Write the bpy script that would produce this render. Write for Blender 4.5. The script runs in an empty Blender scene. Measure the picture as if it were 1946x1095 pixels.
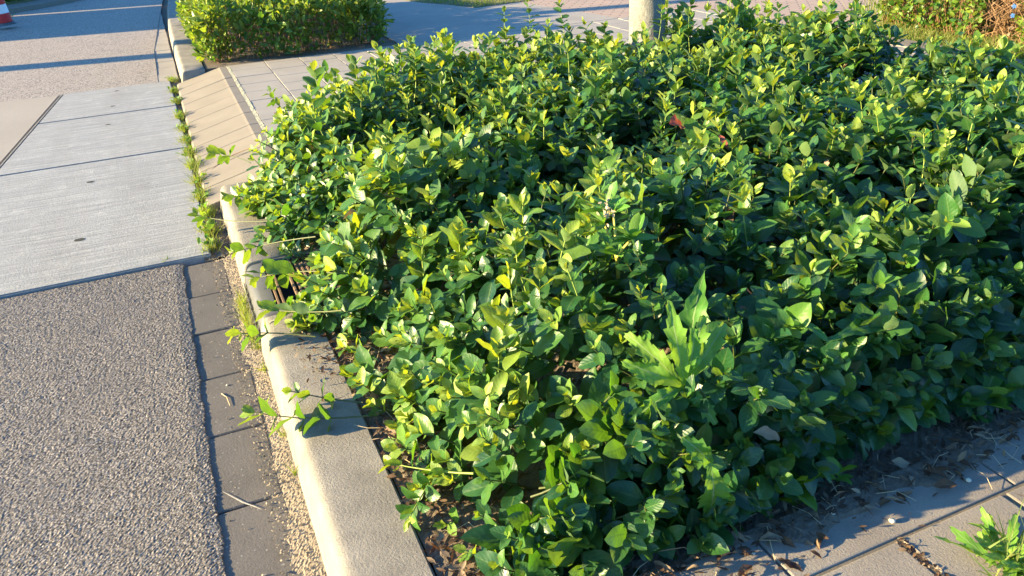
import bpy, bmesh, math, random
import numpy as np
from mathutils import Matrix, Vector, noise as mnoise
sc = bpy.context.scene
rng = np.random.default_rng(7)
random.seed(7)
R_ = math.radians

# ---------------------------------------------------------------- camera
F = 1475.0; CX, CY = 973.0, 547.5; CAM_H = 1.45
def nrm(v):
    v = np.asarray(v, float); return v/np.linalg.norm(v)
Yd = nrm([250-CX, 188+CY, -F]); Xd = np.array([4973-CX, 427+CY, -F]); Xd = nrm(Xd - Xd.dot(Yd)*Yd); Zd = np.cross(Xd, Yd)
CR = np.array([Xd, Yd, Zd])
cam_d = bpy.data.cameras.new('camera'); cam = bpy.data.objects.new('camera', cam_d); sc.collection.objects.link(cam)
cam.matrix_world = Matrix([[*CR[0], 0], [*CR[1], 0], [*CR[2], CAM_H], [0, 0, 0, 1]])
cam_d.sensor_width = 36; cam_d.lens = F/1946*36; cam_d.clip_start = 0.05; cam_d.clip_end = 2000
sc.camera = cam
def at(px, py, z=0.0):
    """the point of the horizontal plane at height z seen at a photograph pixel"""
    d = CR @ np.array([px-CX, CY-py, -F]); t = (z-CAM_H)/d[2]
    return np.array([d[0]*t, d[1]*t, z])

# ---------------------------------------------------------------- light
EL, AZ = R_(14), R_(11)                      # low sun from the left, shadows fall to +X and slightly to -Y
to_sun = Vector((-math.cos(AZ)*math.cos(EL), math.sin(AZ)*math.cos(EL), math.sin(EL)))
sd = bpy.data.lights.new('sun', 'SUN'); sd.energy = 5.0; sd.angle = R_(0.53); sd.color = (1.0, 0.77, 0.40)
so = bpy.data.objects.new('sun', sd); sc.collection.objects.link(so)
so.rotation_euler = to_sun.to_track_quat('Z', 'Y').to_euler()
w = bpy.data.worlds.new('World'); sc.world = w; w.use_nodes = True
nt = w.node_tree; nt.nodes.clear()
sky = nt.nodes.new('ShaderNodeTexSky'); sky.sky_type = 'NISHITA'; sky.sun_disc = False
sky.sun_elevation = EL; sky.sun_rotation = R_(281)
tint = nt.nodes.new('ShaderNodeMix'); tint.data_type = 'RGBA'; tint.blend_type = 'MULTIPLY'; tint.inputs[0].default_value = 1.0
tint.inputs[7].default_value = (0.38, 0.84, 1.40, 1)
bg = nt.nodes.new('ShaderNodeBackground'); bg.inputs['Strength'].default_value = 0.072
wo = nt.nodes.new('ShaderNodeOutputWorld')
nt.links.new(sky.outputs[0], tint.inputs[6]); nt.links.new(tint.outputs[2], bg.inputs[0]); nt.links.new(bg.outputs[0], wo.inputs[0])
sc.view_settings.view_transform = 'Standard'; sc.view_settings.look = 'None'; sc.view_settings.gamma = 1
sc.view_settings.exposure = 2.35
sc.cycles.max_bounces = 8; sc.cycles.transparent_max_bounces = 4; sc.cycles.transmission_bounces = 6

# ---------------------------------------------------------------- helpers
def tag(o, label=None, cat=None, group=None, kind=None):
    if label: o['label'] = label
    if cat: o['category'] = cat
    if group: o['group'] = group
    if kind: o['kind'] = kind
    return o
def empty(name, loc, label, cat, group=None, rz=0):
    o = bpy.data.objects.new(name, None); sc.collection.objects.link(o); o.empty_display_size = 0.1
    o.location = [float(v) for v in loc]; o.rotation_euler = (0, 0, rz)
    bpy.context.view_layer.update()
    return tag(o, label, cat, group)
def np_mesh(name, V, Fq, mat, parent=None, uv=None, tint=None, smooth=True, world=True, faces_n=4):
    """one mesh object from numpy arrays; V in world space unless world is False"""
    V = np.asarray(V, np.float32).reshape(-1, 3).copy(); Fq = np.asarray(Fq, np.int32).reshape(-1, faces_n)
    if parent is not None and world:
        V = V - np.array(parent.location, np.float32)
    me = bpy.data.meshes.new(name)
    me.vertices.add(len(V)); me.vertices.foreach_set('co', V.ravel())
    me.loops.add(len(Fq)*faces_n); me.loops.foreach_set('vertex_index', Fq.ravel())
    me.polygons.add(len(Fq)); me.polygons.foreach_set('loop_start', np.arange(0, len(Fq)*faces_n, faces_n, dtype=np.int32))
    me.polygons.foreach_set('use_smooth', np.full(len(Fq), smooth))
    if uv is not None:
        l = me.uv_layers.new(name='UVMap'); l.data.foreach_set('uv', np.asarray(uv, np.float32)[Fq.ravel()].ravel())
    if tint is not None:
        a = me.attributes.new('tint', 'FLOAT', 'POINT'); a.data.foreach_set('value', np.asarray(tint, np.float32))
    for m in (mat if isinstance(mat, (list, tuple)) else [mat]): me.materials.append(m)
    me.update(); me.validate()
    o = bpy.data.objects.new(name, me); sc.collection.objects.link(o)
    if parent is not None: o.parent = parent
    return o
def bm_obj(name, bm, mat, parent=None, smooth=False):
    me = bpy.data.meshes.new(name); bm.normal_update(); bm.to_mesh(me); bm.free(); me.materials.append(mat)
    if smooth:
        for p in me.polygons: p.use_smooth = True
    o = bpy.data.objects.new(name, me); sc.collection.objects.link(o)
    if parent is not None: o.parent = parent
    return o
def bm_box(bm, x0, x1, y0, y1, z0, z1, bev=0.0, seg=1):
    r = bmesh.ops.create_cube(bm, size=1.0); vs = r['verts']
    for v in vs:
        v.co = Vector(((x0+x1)/2+v.co.x*(x1-x0), (y0+y1)/2+v.co.y*(y1-y0), (z0+z1)/2+v.co.z*(z1-z0)))
    if bev:
        es = list({e for v in vs for e in v.link_edges})
        bmesh.ops.bevel(bm, geom=es, offset=bev, segments=seg, affect='EDGES', profile=0.5)
def poly_prism(bm, pts, z0, z1):
    b = [bm.verts.new((p[0], p[1], z0)) for p in pts]; t = [bm.verts.new((p[0], p[1], z1)) for p in pts]
    n = len(pts); bm.faces.new(t); bm.faces.new(b[::-1])
    for i in range(n): bm.faces.new((b[i], b[(i+1) % n], t[(i+1) % n], t[i]))
def grid_noise(x0, x1, y0, y1, step, z, amp, smoothn=0, seed=1, low=0.0):
    r = np.random.default_rng(seed)
    nx = max(2, int(round((x1-x0)/step))+1); ny = max(2, int(round((y1-y0)/step))+1)
    X, Y = np.meshgrid(np.linspace(x0, x1, nx), np.linspace(y0, y1, ny))
    n = r.normal(size=X.shape)
    for _ in range(smoothn):
        n = (n+np.roll(n, 1, 0)+np.roll(n, -1, 0)+np.roll(n, 1, 1)+np.roll(n, -1, 1))/5*1.8
    Z = z + amp*n + low*(np.sin(X*9+Y*4)+np.sin(Y*13-X*5+1)+np.sin(X*21+Y*17))/3
    idx = np.arange(nx*ny).reshape(ny, nx)
    Fq = np.stack([idx[:-1, :-1], idx[:-1, 1:], idx[1:, 1:], idx[1:, :-1]], -1).reshape(-1, 4)
    return X, Y, Z, Fq

# ---------------------------------------------------------------- materials
class NB:
    def __init__(s, name):
        s.m = bpy.data.materials.new(name); s.m.use_nodes = True; s.t = s.m.node_tree; s.t.nodes.clear()
        s.out = s.t.nodes.new('ShaderNodeOutputMaterial')
    def n(s, typ, **kw):
        nd = s.t.nodes.new(typ)
        for k, v in kw.items():
            if k.startswith('i_'):
                key = k[2:]; key = int(key) if key.isdigit() else key
                if isinstance(v, bpy.types.NodeSocket): s.t.links.new(v, nd.inputs[key])
                else: nd.inputs[key].default_value = v
            else: setattr(nd, k, v)
        return nd
    def link(s, a, b): s.t.links.new(a, b)
    def co(s, scale=(1, 1, 1), rz=0):
        c = s.n('ShaderNodeTexCoord'); mp = s.n('ShaderNodeMapping'); s.link(c.outputs['Object'], mp.inputs[0])
        mp.inputs['Scale'].default_value = scale; mp.inputs['Rotation'].default_value = (0, 0, rz); return mp.outputs[0]
    def noise(s, vec, scale, detail=4, rough=0.6):
        nd = s.n('ShaderNodeTexNoise'); s.link(vec, nd.inputs['Vector']); nd.inputs['Scale'].default_value = scale
        nd.inputs['Detail'].default_value = detail; nd.inputs['Roughness'].default_value = rough; return nd.outputs['Fac']
    def vor(s, vec, scale, out='Distance', feature='F1'):
        nd = s.n('ShaderNodeTexVoronoi'); nd.feature = feature; s.link(vec, nd.inputs['Vector']); nd.inputs['Scale'].default_value = scale
        return nd.outputs[out]
    def ramp(s, fac, stops):
        nd = s.n('ShaderNodeValToRGB'); s.link(fac, nd.inputs[0]); e = nd.color_ramp.elements
        while len(e) < len(stops): e.new(0.5)
        for q, (p, c) in zip(e, stops): q.position = p; q.color = (*c, 1) if len(c) == 3 else c
        return nd.outputs[0]
    def mix(s, fac, a, b, mode='MIX'):
        nd = s.n('ShaderNodeMix'); nd.data_type = 'RGBA'; nd.blend_type = mode
        for i, v in ((0, fac), (6, a), (7, b)):
            if isinstance(v, bpy.types.NodeSocket): s.link(v, nd.inputs[i])
            else: nd.inputs[i].default_value = v if i == 0 else (*v, 1)
        return nd.outputs[2]
    def math(s, op, a, b=0.0, c=0.0):
        nd = s.n('ShaderNodeMath'); nd.operation = op
        for i, v in enumerate((a, b, c)):
            if isinstance(v, bpy.types.NodeSocket): s.link(v, nd.inputs[i])
            else: nd.inputs[i].default_value = v
        return nd.outputs[0]
    def bump(s, h, strength, dist, normal=None):
        nd = s.n('ShaderNodeBump'); s.link(h, nd.inputs['Height']); nd.inputs['Strength'].default_value = strength
        nd.inputs['Distance'].default_value = dist
        if normal is not None: s.link(normal, nd.inputs['Normal'])
        return nd.outputs[0]
    def bsdf(s, col, rough=0.8, normal=None, spec=0.5):
        b = s.n('ShaderNodeBsdfPrincipled')
        for k, v in (('Base Color', col), ('Roughness', rough), ('Specular IOR Level', spec)):
            if isinstance(v, bpy.types.NodeSocket): s.link(v, b.inputs[k])
            elif k == 'Base Color': b.inputs[k].default_value = (*v, 1)
            else: b.inputs[k].default_value = v
        if normal is not None: s.link(normal, b.inputs['Normal'])
        return b.outputs[0]
    def done(s, sh): s.link(sh, s.out.inputs[0]); return s.m

def mat_grain(name, c0, c1, scale=140, big=3.0, bump=0.4, dist=0.004, rough=0.9, stain=0.15, speck=None):
    b = NB(name); v = b.co()
    n1 = b.noise(v, scale, 6, 0.7); n2 = b.noise(v, big, 4, 0.6)
    c = b.mix(n1, c0, c1); c = b.mix(b.math('MULTIPLY', b.ramp(n2, [(0.35, (0, 0, 0)), (0.7, (1, 1, 1))]), stain), c, tuple(x*0.45 for x in c0))
    if speck:
        vv = b.vor(v, speck[0]); c = b.mix(b.ramp(vv, [(0.0, (1, 1, 1)), (speck[1], (0, 0, 0))]), c, speck[2])
    return b.done(b.bsdf(c, rough, b.bump(n1, bump, dist), 0.25))
M = {}
def asphalt(name, dark, mid, light, scale, bump, dist):
    b = NB(name); v = b.co()
    cell = b.n('ShaderNodeTexVoronoi'); b.link(v, cell.inputs['Vector']); cell.inputs['Scale'].default_value = scale
    sep = b.n('ShaderNodeSeparateColor'); b.link(cell.outputs['Color'], sep.inputs[0])
    c = b.ramp(sep.outputs[0], [(0.0, dark), (0.5, mid), (0.95, light)])
    c = b.mix(b.ramp(cell.outputs['Distance'], [(0.35, (0, 0, 0)), (0.75, (1, 1, 1))]), c, tuple(x*0.35 for x in dark))
    c = b.mix(b.math('MULTIPLY', b.ramp(b.noise(v, 3.2, 5), [(0.4, (0, 0, 0)), (0.65, (1, 1, 1))]), 0.4), c, dark)
    h = b.math('SUBTRACT', 1.0, cell.outputs['Distance'])
    h2 = b.math('ADD', h, b.math('MULTIPLY', b.noise(v, scale*2, 3), 0.6))
    return b.done(b.bsdf(c, 0.75, b.bump(h2, bump, dist), 0.35))
M['asphalt'] = asphalt('near asphalt', (0.15, 0.128, 0.106), (0.255, 0.22, 0.184), (0.42, 0.365, 0.305), 200, 0.4, 0.002)
M['asphalt_far'] = asphalt('far asphalt', (0.30, 0.255, 0.215), (0.39, 0.335, 0.285), (0.48, 0.42, 0.36), 90, 0.2, 0.003)
def slab_mat():
    b = NB('broomed concrete'); v = b.co((0.9, 22, 1), R_(-2)); v2 = b.co()
    s1 = b.noise(v, 2.2, 5, 0.65); s2 = b.noise(v2, 130, 4, 0.7); s3 = b.noise(v2, 2.0, 5, 0.6)
    c = b.mix(b.ramp(s1, [(0.35, (0, 0, 0)), (0.65, (1, 1, 1))]), (0.22, 0.225, 0.23), (0.45, 0.445, 0.43))
    c = b.mix(b.math('MULTIPLY', s3, 0.35), c, (0.27, 0.265, 0.25))
    c = b.mix(b.math('MULTIPLY', b.ramp(s2, [(0.45, (1, 1, 1)), (0.62, (0, 0, 0))]), 0.45), c, (0.20, 0.21, 0.22))
    st = b.noise(b.co((3.5, 0.5, 1)), 1.0, 6, 0.7); c = b.mix(b.math('MULTIPLY', b.ramp(st, [(0.45, (0, 0, 0)), (0.7, (1, 1, 1))]), 0.4), c, (0.20, 0.19, 0.175))
    pt = b.noise(v2, 9, 6, 0.75); c = b.mix(b.math('MULTIPLY', b.ramp(pt, [(0.55, (0, 0, 0)), (0.68, (1, 1, 1))]), 0.3), c, (0.50, 0.49, 0.46))
    h = b.math('ADD', s1, b.math('MULTIPLY', s2, 0.9))
    return b.done(b.bsdf(c, 0.85, b.bump(h, 0.8, 0.005), 0.25))
M['slab'] = slab_mat()
M['slab_smooth'] = mat_grain('smooth worn concrete', (0.27, 0.24, 0.205), (0.35, 0.315, 0.27), 60, 1.5, 0.12, 0.003, 0.85)
M['gutter'] = mat_grain('gutter concrete', (0.085, 0.077, 0.070), (0.18, 0.162, 0.145), 170, 5, 0.5, 0.003, 0.85, 0.3, (45, 0.16, (0.34, 0.32, 0.30)))
M['kerb'] = mat_grain('kerb concrete', (0.18, 0.165, 0.145), (0.35, 0.32, 0.275), 170, 7, 1.0, 0.0035, 0.9, 0.5, (85, 0.2, (0.11, 0.10, 0.085)))
M['ramp'] = mat_grain('ramp concrete', (0.175, 0.155, 0.13), (0.24, 0.212, 0.178), 160, 4, 0.3, 0.002, 0.9, 0.25)
M['tile'] = mat_grain('pavement tile', (0.27, 0.245, 0.215), (0.35, 0.32, 0.28), 150, 2.5, 0.3, 0.002, 0.9, 0.25)
M['tile_near'] = mat_grain('near pavement tile', (0.18, 0.16, 0.14), (0.32, 0.285, 0.245), 190, 5, 0.8, 0.003, 0.9, 0.35)
M['joint'] = mat_grain('joint sand', (0.08, 0.07, 0.055), (0.20, 0.17, 0.13), 90, 6, 0.5, 0.004)
M['moss_joint'] = mat_grain('pale mortar joint', (0.42, 0.38, 0.24), (0.58, 0.53, 0.36), 70, 12, 0.6, 0.006)
M['sand'] = mat_grain('gutter sand', (0.19, 0.155, 0.115), (0.34, 0.285, 0.215), 260, 40, 0.7, 0.002, 0.95, 0.1, (110, 0.22, (0.40, 0.33, 0.25)))
M['soil'] = mat_grain('bed soil', (0.09, 0.072, 0.056), (0.24, 0.19, 0.145), 60, 8, 0.8, 0.01, 0.95, 0.3)
M['moss'] = mat_grain('moss', (0.03, 0.06, 0.015), (0.10, 0.13, 0.05), 60, 12, 0.6, 0.003)
M['dark'] = mat_grain('hole shade and dark stone', (0.03, 0.03, 0.026), (0.07, 0.07, 0.06), 60, 8, 0.4, 0.004)
M['earth'] = mat_grain('verge earth', (0.09, 0.10, 0.04), (0.17, 0.16, 0.08), 30, 2, 0.8, 0.02)
M['iron'] = mat_grain('weathered cast iron', (0.065, 0.068, 0.075), (0.13, 0.13, 0.135), 120, 9, 0.4, 0.002, 0.55, 0.3)
M['rust'] = mat_grain('rusty grate', (0.12, 0.075, 0.045), (0.25, 0.17, 0.11), 90, 14, 0.5, 0.002, 0.8, 0.3)
M['bark'] = mat_grain('pale bark', (0.13, 0.125, 0.115), (0.34, 0.33, 0.30), 45, 6, 0.9, 0.012, 0.9, 0.4)
M['bark_dark'] = mat_grain('brown bark', (0.10, 0.075, 0.05), (0.2, 0.15, 0.1), 40, 5, 0.9, 0.02)
M['brick'] = mat_grain('shadow wall brick', (0.22, 0.11, 0.07), (0.34, 0.18, 0.12), 20, 4, 0.4, 0.01)
M['red'] = mat_grain('red reflective plastic', (0.50, 0.025, 0.03), (0.58, 0.04, 0.04), 30, 9, 0.1, 0.002, 0.4)
M['white'] = mat_grain('white reflective plastic', (0.72, 0.72, 0.74), (0.82, 0.82, 0.84), 30, 9, 0.1, 0.002, 0.4)
M['straw'] = mat_grain('dry straw', (0.40, 0.30, 0.17), (0.62, 0.50, 0.33), 60, 9, 0.2, 0.002)
M['pebble'] = mat_grain('pale pebble', (0.40, 0.36, 0.28), (0.62, 0.58, 0.48), 80, 20, 0.5, 0.003)
M['petal'] = mat_grain('white petal', (0.7, 0.7, 0.72), (0.8, 0.8, 0.82), 60, 9, 0.1, 0.001)
def brick_mat():
    b = NB('pink clinker paving'); v = b.co((1, 1, 1), R_(38))
    br = b.n('ShaderNodeTexBrick'); b.link(v, br.inputs['Vector'])
    br.inputs['Color1'].default_value = (0.44, 0.315, 0.24, 1); br.inputs['Color2'].default_value = (0.36, 0.265, 0.205, 1)
    br.inputs['Mortar'].default_value = (0.17, 0.13, 0.11, 1); br.inputs['Scale'].default_value = 1.0
    br.inputs['Brick Width'].default_value = 0.22; br.inputs['Row Height'].default_value = 0.075; br.inputs['Mortar Size'].default_value = 0.008
    n = b.noise(b.co(), 3, 4); c = b.mix(b.math('MULTIPLY', n, 0.25), br.outputs['Color'], (0.30, 0.24, 0.19))
    inv = b.math('SUBTRACT', 1.0, br.outputs['Fac'])
    return b.done(b.bsdf(c, 0.85, b.bump(inv, 0.5, 0.004), 0.3))
M['clinker'] = brick_mat()

def leaf_mat(name, stops, under, trans, tw=0.41, rough=0.36, spec=0.55, vein=0.35, vein_col=(0.20, 0.30, 0.08), spots=0.55):
    """stops colour the leaf along its 'tint' attribute (0 old .. 1 young)"""
    b = NB(name)
    a = b.n('ShaderNodeAttribute', attribute_name='tint'); uvn = b.n('ShaderNodeUVMap'); sep = b.n('ShaderNodeSeparateXYZ'); b.link(uvn.outputs[0], sep.inputs[0])
    u, v = sep.outputs[0], sep.outputs[1]
    c = b.ramp(a.outputs['Fac'], stops)
    obj = b.co(); n = b.noise(obj, 45, 3)
    c = b.mix(b.math('MULTIPLY', n, 0.32), c, tuple(x*0.55 for x in stops[0][1]))
    blot = b.noise(obj, 26, 5, 0.7); bm_ = b.ramp(blot, [(0.66, (0, 0, 0)), (0.72, (1, 1, 1))]); c = b.mix(b.math('MULTIPLY', bm_, spots), c, (0.20, 0.13, 0.05))
    av = b.math('ABSOLUTE', b.math('SUBTRACT', v, 0.5))
    mid = b.math('LESS_THAN', av, 0.028)
    side = b.math('SINE', b.math('MULTIPLY', b.math('SUBTRACT', u, b.math('MULTIPLY', av, 0.55)), 44.0))
    sidem = b.math('GREATER_THAN', side, 0.90)
    vm = b.math('MAXIMUM', b.math('MULTIPLY', mid, 1.0), b.math('MULTIPLY', sidem, 0.22))
    c = b.mix(b.math('MULTIPLY', vm, vein), c, vein_col)
    geo = b.n('ShaderNodeNewGeometry')
    cu = b.mix(0.65, c, under)
    cc = b.mix(geo.outputs['Backfacing'], c, cu)
    nrm_ = b.bump(b.math('ADD', b.math('MULTIPLY', side, 0.5), n), 0.2, 0.0010)
    rr = b.math('ADD', rough, b.math('MULTIPLY', geo.outputs['Backfacing'], 0.25))
    rr = b.math('ADD', rr, b.math('MULTIPLY', a.outputs['Fac'], 0.12))
    p = b.bsdf(cc, rr, nrm_, spec)
    t = b.n('ShaderNodeBsdfTranslucent'); tc = b.mix(b.math('POWER', a.outputs['Fac'], 1.7), trans[0], trans[1]); tc = b.mix(b.math('ADD', b.math('MULTIPLY', vm, 0.45), b.math('MULTIPLY', b.noise(obj, 90, 4), 0.35)), tc, tuple(x*0.25 for x in trans[0])); b.link(tc, t.inputs[0]); b.link(nrm_, t.inputs['Normal'])
    ms = b.n('ShaderNodeMixShader'); ms.inputs[0].default_value = tw; b.link(p, ms.inputs[1]); b.link(t.outputs[0], ms.inputs[2])
    return b.done(ms.outputs[0])
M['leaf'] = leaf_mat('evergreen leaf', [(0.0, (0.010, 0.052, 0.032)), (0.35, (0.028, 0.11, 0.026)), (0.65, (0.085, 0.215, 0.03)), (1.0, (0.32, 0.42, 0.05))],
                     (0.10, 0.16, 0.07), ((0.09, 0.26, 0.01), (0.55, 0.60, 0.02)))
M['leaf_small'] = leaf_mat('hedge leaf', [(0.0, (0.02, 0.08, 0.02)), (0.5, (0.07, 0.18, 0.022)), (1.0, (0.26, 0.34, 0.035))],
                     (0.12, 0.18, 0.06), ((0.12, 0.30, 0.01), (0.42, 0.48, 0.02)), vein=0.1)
M['weed'] = leaf_mat('weed leaf', [(0.0, (0.03, 0.12, 0.02)), (0.5, (0.09, 0.26, 0.025)), (1.0, (0.24, 0.42, 0.04))],
                     (0.14, 0.24, 0.06), ((0.16, 0.40, 0.01), (0.40, 0.55, 0.02)), tw=0.40, rough=0.5, vein=0.75, vein_col=(0.34, 0.44, 0.18))
M['grass'] = leaf_mat('grass blade', [(0.0, (0.06, 0.12, 0.02)), (0.6, (0.15, 0.22, 0.03)), (1.0, (0.42, 0.36, 0.14))],
                     (0.16, 0.2, 0.05), ((0.25, 0.38, 0.01), (0.50, 0.46, 0.06)), tw=0.45, rough=0.5, vein=0.0)
M['dead'] = leaf_mat('dead leaf', [(0.0, (0.055, 0.032, 0.022)), (0.5, (0.15, 0.095, 0.06)), (1.0, (0.36, 0.28, 0.19))],
                     (0.28, 0.2, 0.13), ((0.25, 0.10, 0.03), (0.4, 0.25, 0.1)), tw=0.2, rough=0.7, spec=0.2, vein=0.3, vein_col=(0.35, 0.25, 0.15))
M['red_leaf'] = leaf_mat('red leaf', [(0.0, (0.20, 0.045, 0.03)), (1.0, (0.34, 0.10, 0.055))], (0.3, 0.12, 0.08), ((0.32, 0.06, 0.025), (0.45, 0.1, 0.035)), tw=0.3, rough=0.6, vein_col=(0.15, 0.03, 0.02))
def stem_mat(name, a, c):
    b = NB(name); n = b.noise(b.co(), 20, 3); return b.done(b.bsdf(b.mix(n, a, c), 0.5, None, 0.4))
M['stem'] = stem_mat('green stem', (0.035, 0.055, 0.018), (0.11, 0.115, 0.035))
M['stem_young'] = stem_mat('young stem', (0.16, 0.24, 0.04), (0.30, 0.36, 0.08))
M['stem_yellow'] = stem_mat('yellow stem', (0.42, 0.34, 0.04), (0.55, 0.46, 0.08))
M['twig'] = stem_mat('brown twig', (0.13, 0.07, 0.035), (0.36, 0.22, 0.12))

# ---------------------------------------------------------------- leaf and tube geometry
def norm_rows(a): return a/np.maximum(np.linalg.norm(a, axis=1, keepdims=True), 1e-9)
def leaf_geo(P, A, N, L, W, nu=6, nc=3, shape='oval', fold=(0.08, 0.42), curl=(0.0, 0.3), wave=0.05, r=rng):
    """P base points, A axes, N upper-side normals, L lengths, W widths -> verts, faces, uv (u along, v across)"""
    n = len(P); A = norm_rows(A); N = norm_rows(N - (N*A).sum(1, keepdims=True)*A); S = np.cross(A, N)
    u = np.linspace(0, 1, nu+1); v = np.linspace(-1, 1, nc)
    if shape == 'oval':
        t = np.clip((u-0.06)/0.94, 0, 1); wd = np.where(u < 0.05, 0.05, np.maximum(np.sin(np.pi*t**0.95), 0)**0.62*(1-0.10*t)); wd[-1] = 0.0
    elif shape == 'blade': wd = np.maximum(1-u**1.6, 0.0)*np.minimum(1, 0.5+3*u)
    elif shape == 'lobed':
        wd = (0.10+0.9*np.maximum(np.sin(np.pi*np.clip(u, 0, 1)**1.5), 0)**0.9)*(1-0.30*((np.arange(nu+1) % 2) == 0)*(u > 0.1))*(1-0.18*(np.arange(nu+1) % 4 == 1)); wd[-1] = 0; wd[0] = 0.08
    elif shape == 'tri': wd = np.where(u < 0.15, 0.06, 1.05*(1-u)); wd = wd*(1-0.25*((np.arange(nu+1) % 2) == 1)*(u > 0.3)); wd[-1] = 0
    elif shape == 'chip': wd = np.maximum(np.sin(np.pi*u), 0.12)
    U, Vv = np.meshgrid(u, v, indexing='ij'); Wd = np.repeat(wd[:, None], nc, 1)
    fo = r.uniform(*fold, n)[:, None, None]; cu = r.uniform(*curl, n)[:, None, None]; ph = r.uniform(0, 6.28, n)[:, None, None]
    bend = r.normal(0, 0.10, n)[:, None, None]
    half = 0.5*W[:, None, None]
    x = Vv*Wd*half*np.cos(fo*0.8) + bend*L[:, None, None]*U**2
    if shape == 'lobed': U = U - 0.05*np.abs(Vv)*((np.arange(nu+1) % 2) == 0)[:, None]
    y = U*L[:, None, None] + 0*fo
    z = np.abs(Vv)*Wd*half*np.sin(fo) - cu*L[:, None, None]*U**2 + wave*half*np.abs(Vv)*np.sin(U*13+ph+Vv*1.3)*Wd*2
    co = P[:, None, None, :] + x[..., None]*S[:, None, None, :] + y[..., None]*A[:, None, None, :] + z[..., None]*N[:, None, None, :]
    V = co.reshape(-1, 3)
    k = (nu+1)*nc; idx = np.arange(k).reshape(nu+1, nc)
    f = np.stack([idx[:-1, :-1], idx[:-1, 1:], idx[1:, 1:], idx[1:, :-1]], -1).reshape(-1, 4)
    Fq = (f[None] + (np.arange(n)*k)[:, None, None]).reshape(-1, 4)
    uv = np.tile(np.stack([u.repeat(nc), np.tile((v+1)/2, nu+1)], -1), (n, 1))
    return V, Fq, uv, k
class Leaves:
    def __init__(s): s.V = []; s.F = []; s.uv = []; s.t = []; s.c = 0
    def add(s, P, A, N, L, W, tint, **kw):
        P = np.atleast_2d(P).astype(float); n = len(P)
        if n == 0: return
        A = np.broadcast_to(A, (n, 3)).astype(float); N = np.broadcast_to(N, (n, 3)).astype(float)
        L = np.broadcast_to(L, (n,)).astype(float); W = np.broadcast_to(W, (n,)).astype(float); tint = np.broadcast_to(tint, (n,)).astype(float)
        V, Fq, uv, k = leaf_geo(P, A, N, L, W, **kw)
        s.V.append(V); s.F.append(Fq+s.c); s.uv.append(uv); s.t.append(np.repeat(tint, k)); s.c += len(V)
    def build(s, name, mat, parent=None):
        return np_mesh(name, np.concatenate(s.V), np.concatenate(s.F), mat, parent, np.concatenate(s.uv), np.concatenate(s.t))
class Tubes:
    def __init__(s, sides=4): s.V = []; s.F = []; s.c = 0; s.k = sides
    def add(s, pts, r0, r1):
        pts = np.asarray(pts, float); m = len(pts); k = s.k
        T = norm_rows(np.gradient(pts, axis=0)); up = np.array([0, 0, 1.0]) if abs(T[0][2]) < 0.9 else np.array([1.0, 0, 0])
        a = norm_rows(np.cross(T, up)); b = np.cross(T, a); rr = np.linspace(r0, r1, m)[:, None]
        ang = np.arange(k)*2*np.pi/k
        ring = pts[:, None, :] + rr[:, None]*(np.cos(ang)[None, :, None]*a[:, None, :] + np.sin(ang)[None, :, None]*b[:, None, :])
        s.V.append(ring.reshape(-1, 3)); i = np.arange(m-1)[:, None]*k + np.arange(k)[None]; j = np.arange(m-1)[:, None]*k + (np.arange(k)[None]+1) % k
        s.F.append(np.stack([i, j, j+k, i+k], -1).reshape(-1, 4)+s.c); s.c += m*k
    def build(s, name, mat, parent=None): return np_mesh(name, np.concatenate(s.V), np.concatenate(s.F), mat, parent)

def perp(d, r):
    v = r.normal(size=3); v -= v.dot(d)*d; return v/np.linalg.norm(v)
UP = np.array([0, 0, 1.0])
def shoot(LV, TB, tip, d, length, nodes, lsize, r, young=0.6, bend=0.3, near=False, base_tint=0.25, stem_r=0.0022, spread=1.0, root=None):
    """a leafy stem ending at tip, heading in direction d, with opposite leaf pairs; smaller and paler towards the tip"""
    d = d/np.linalg.norm(d)
    t = np.linspace(0, 1, 6)
    side = perp(d, r)*bend*length*0.35
    if root is None: root = tip - d*length - UP*0.25*length*(1-abs(d[2]))
    ctrl = (root+tip)/2 + side
    pts = ((1-t)**2)[:, None]*root + (2*t*(1-t))[:, None]*ctrl + (t**2)[:, None]*tip
    TB.add(pts, stem_r*1.5, stem_r*0.7)
    r0 = perp(d, r); Ps, As, Ns, Ls, Ws, Ts = [], [], [], [], [], []
    q = 0.0
    for i in range(nodes):
        frac = 1 - q/length
        if frac < 0.05: break
        p = ((1-frac)**2)*root + 2*frac*(1-frac)*ctrl + frac**2*tip
        dd = nrm(2*(1-frac)*(ctrl-root) + 2*frac*(tip-ctrl))
        r0 = r0 - r0.dot(dd)*dd; r0 /= np.linalg.norm(r0)
        ax = r0 if i % 2 == 0 else np.cross(dd, r0)
        sc_ = (0.34, 0.62, 0.85)[i] if i < 3 else 1.0
        th = (0.35, 0.75, 1.0)[i] if i < 3 else 1.15
        th = th*spread
        for sg in (-1, 1):
            if i > 2 and r.random() < 0.12: continue
            tt = th + r.normal(0, 0.18)
            a = math.cos(tt)*dd + math.sin(tt)*sg*ax + r.normal(0, 0.12, 3)
            a[2] -= 0.12*(i > 2)
            n = dd + 0.45*UP + r.normal(0, 0.22, 3)
            l = lsize*sc_*r.uniform(0.75, 1.2)
            Ps.append(p); As.append(a); Ns.append(n); Ls.append(l); Ws.append(l*r.uniform(0.50, 0.70))
            y = young*(1-i/3.0) if i < 3 else 0
            Ts.append(np.clip(base_tint + r.normal(0, 0.13) + y, 0, 1))
        q += lsize*(0.16 if i == 0 else 0.36 if i == 1 else 0.5)*r.uniform(0.8, 1.2)
    LV.add(np.array(Ps), np.array(As), np.array(Ns), np.array(Ls), np.array(Ws), np.array(Ts), nu=9 if near else 6, nc=5 if near else 3, r=r)

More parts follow.
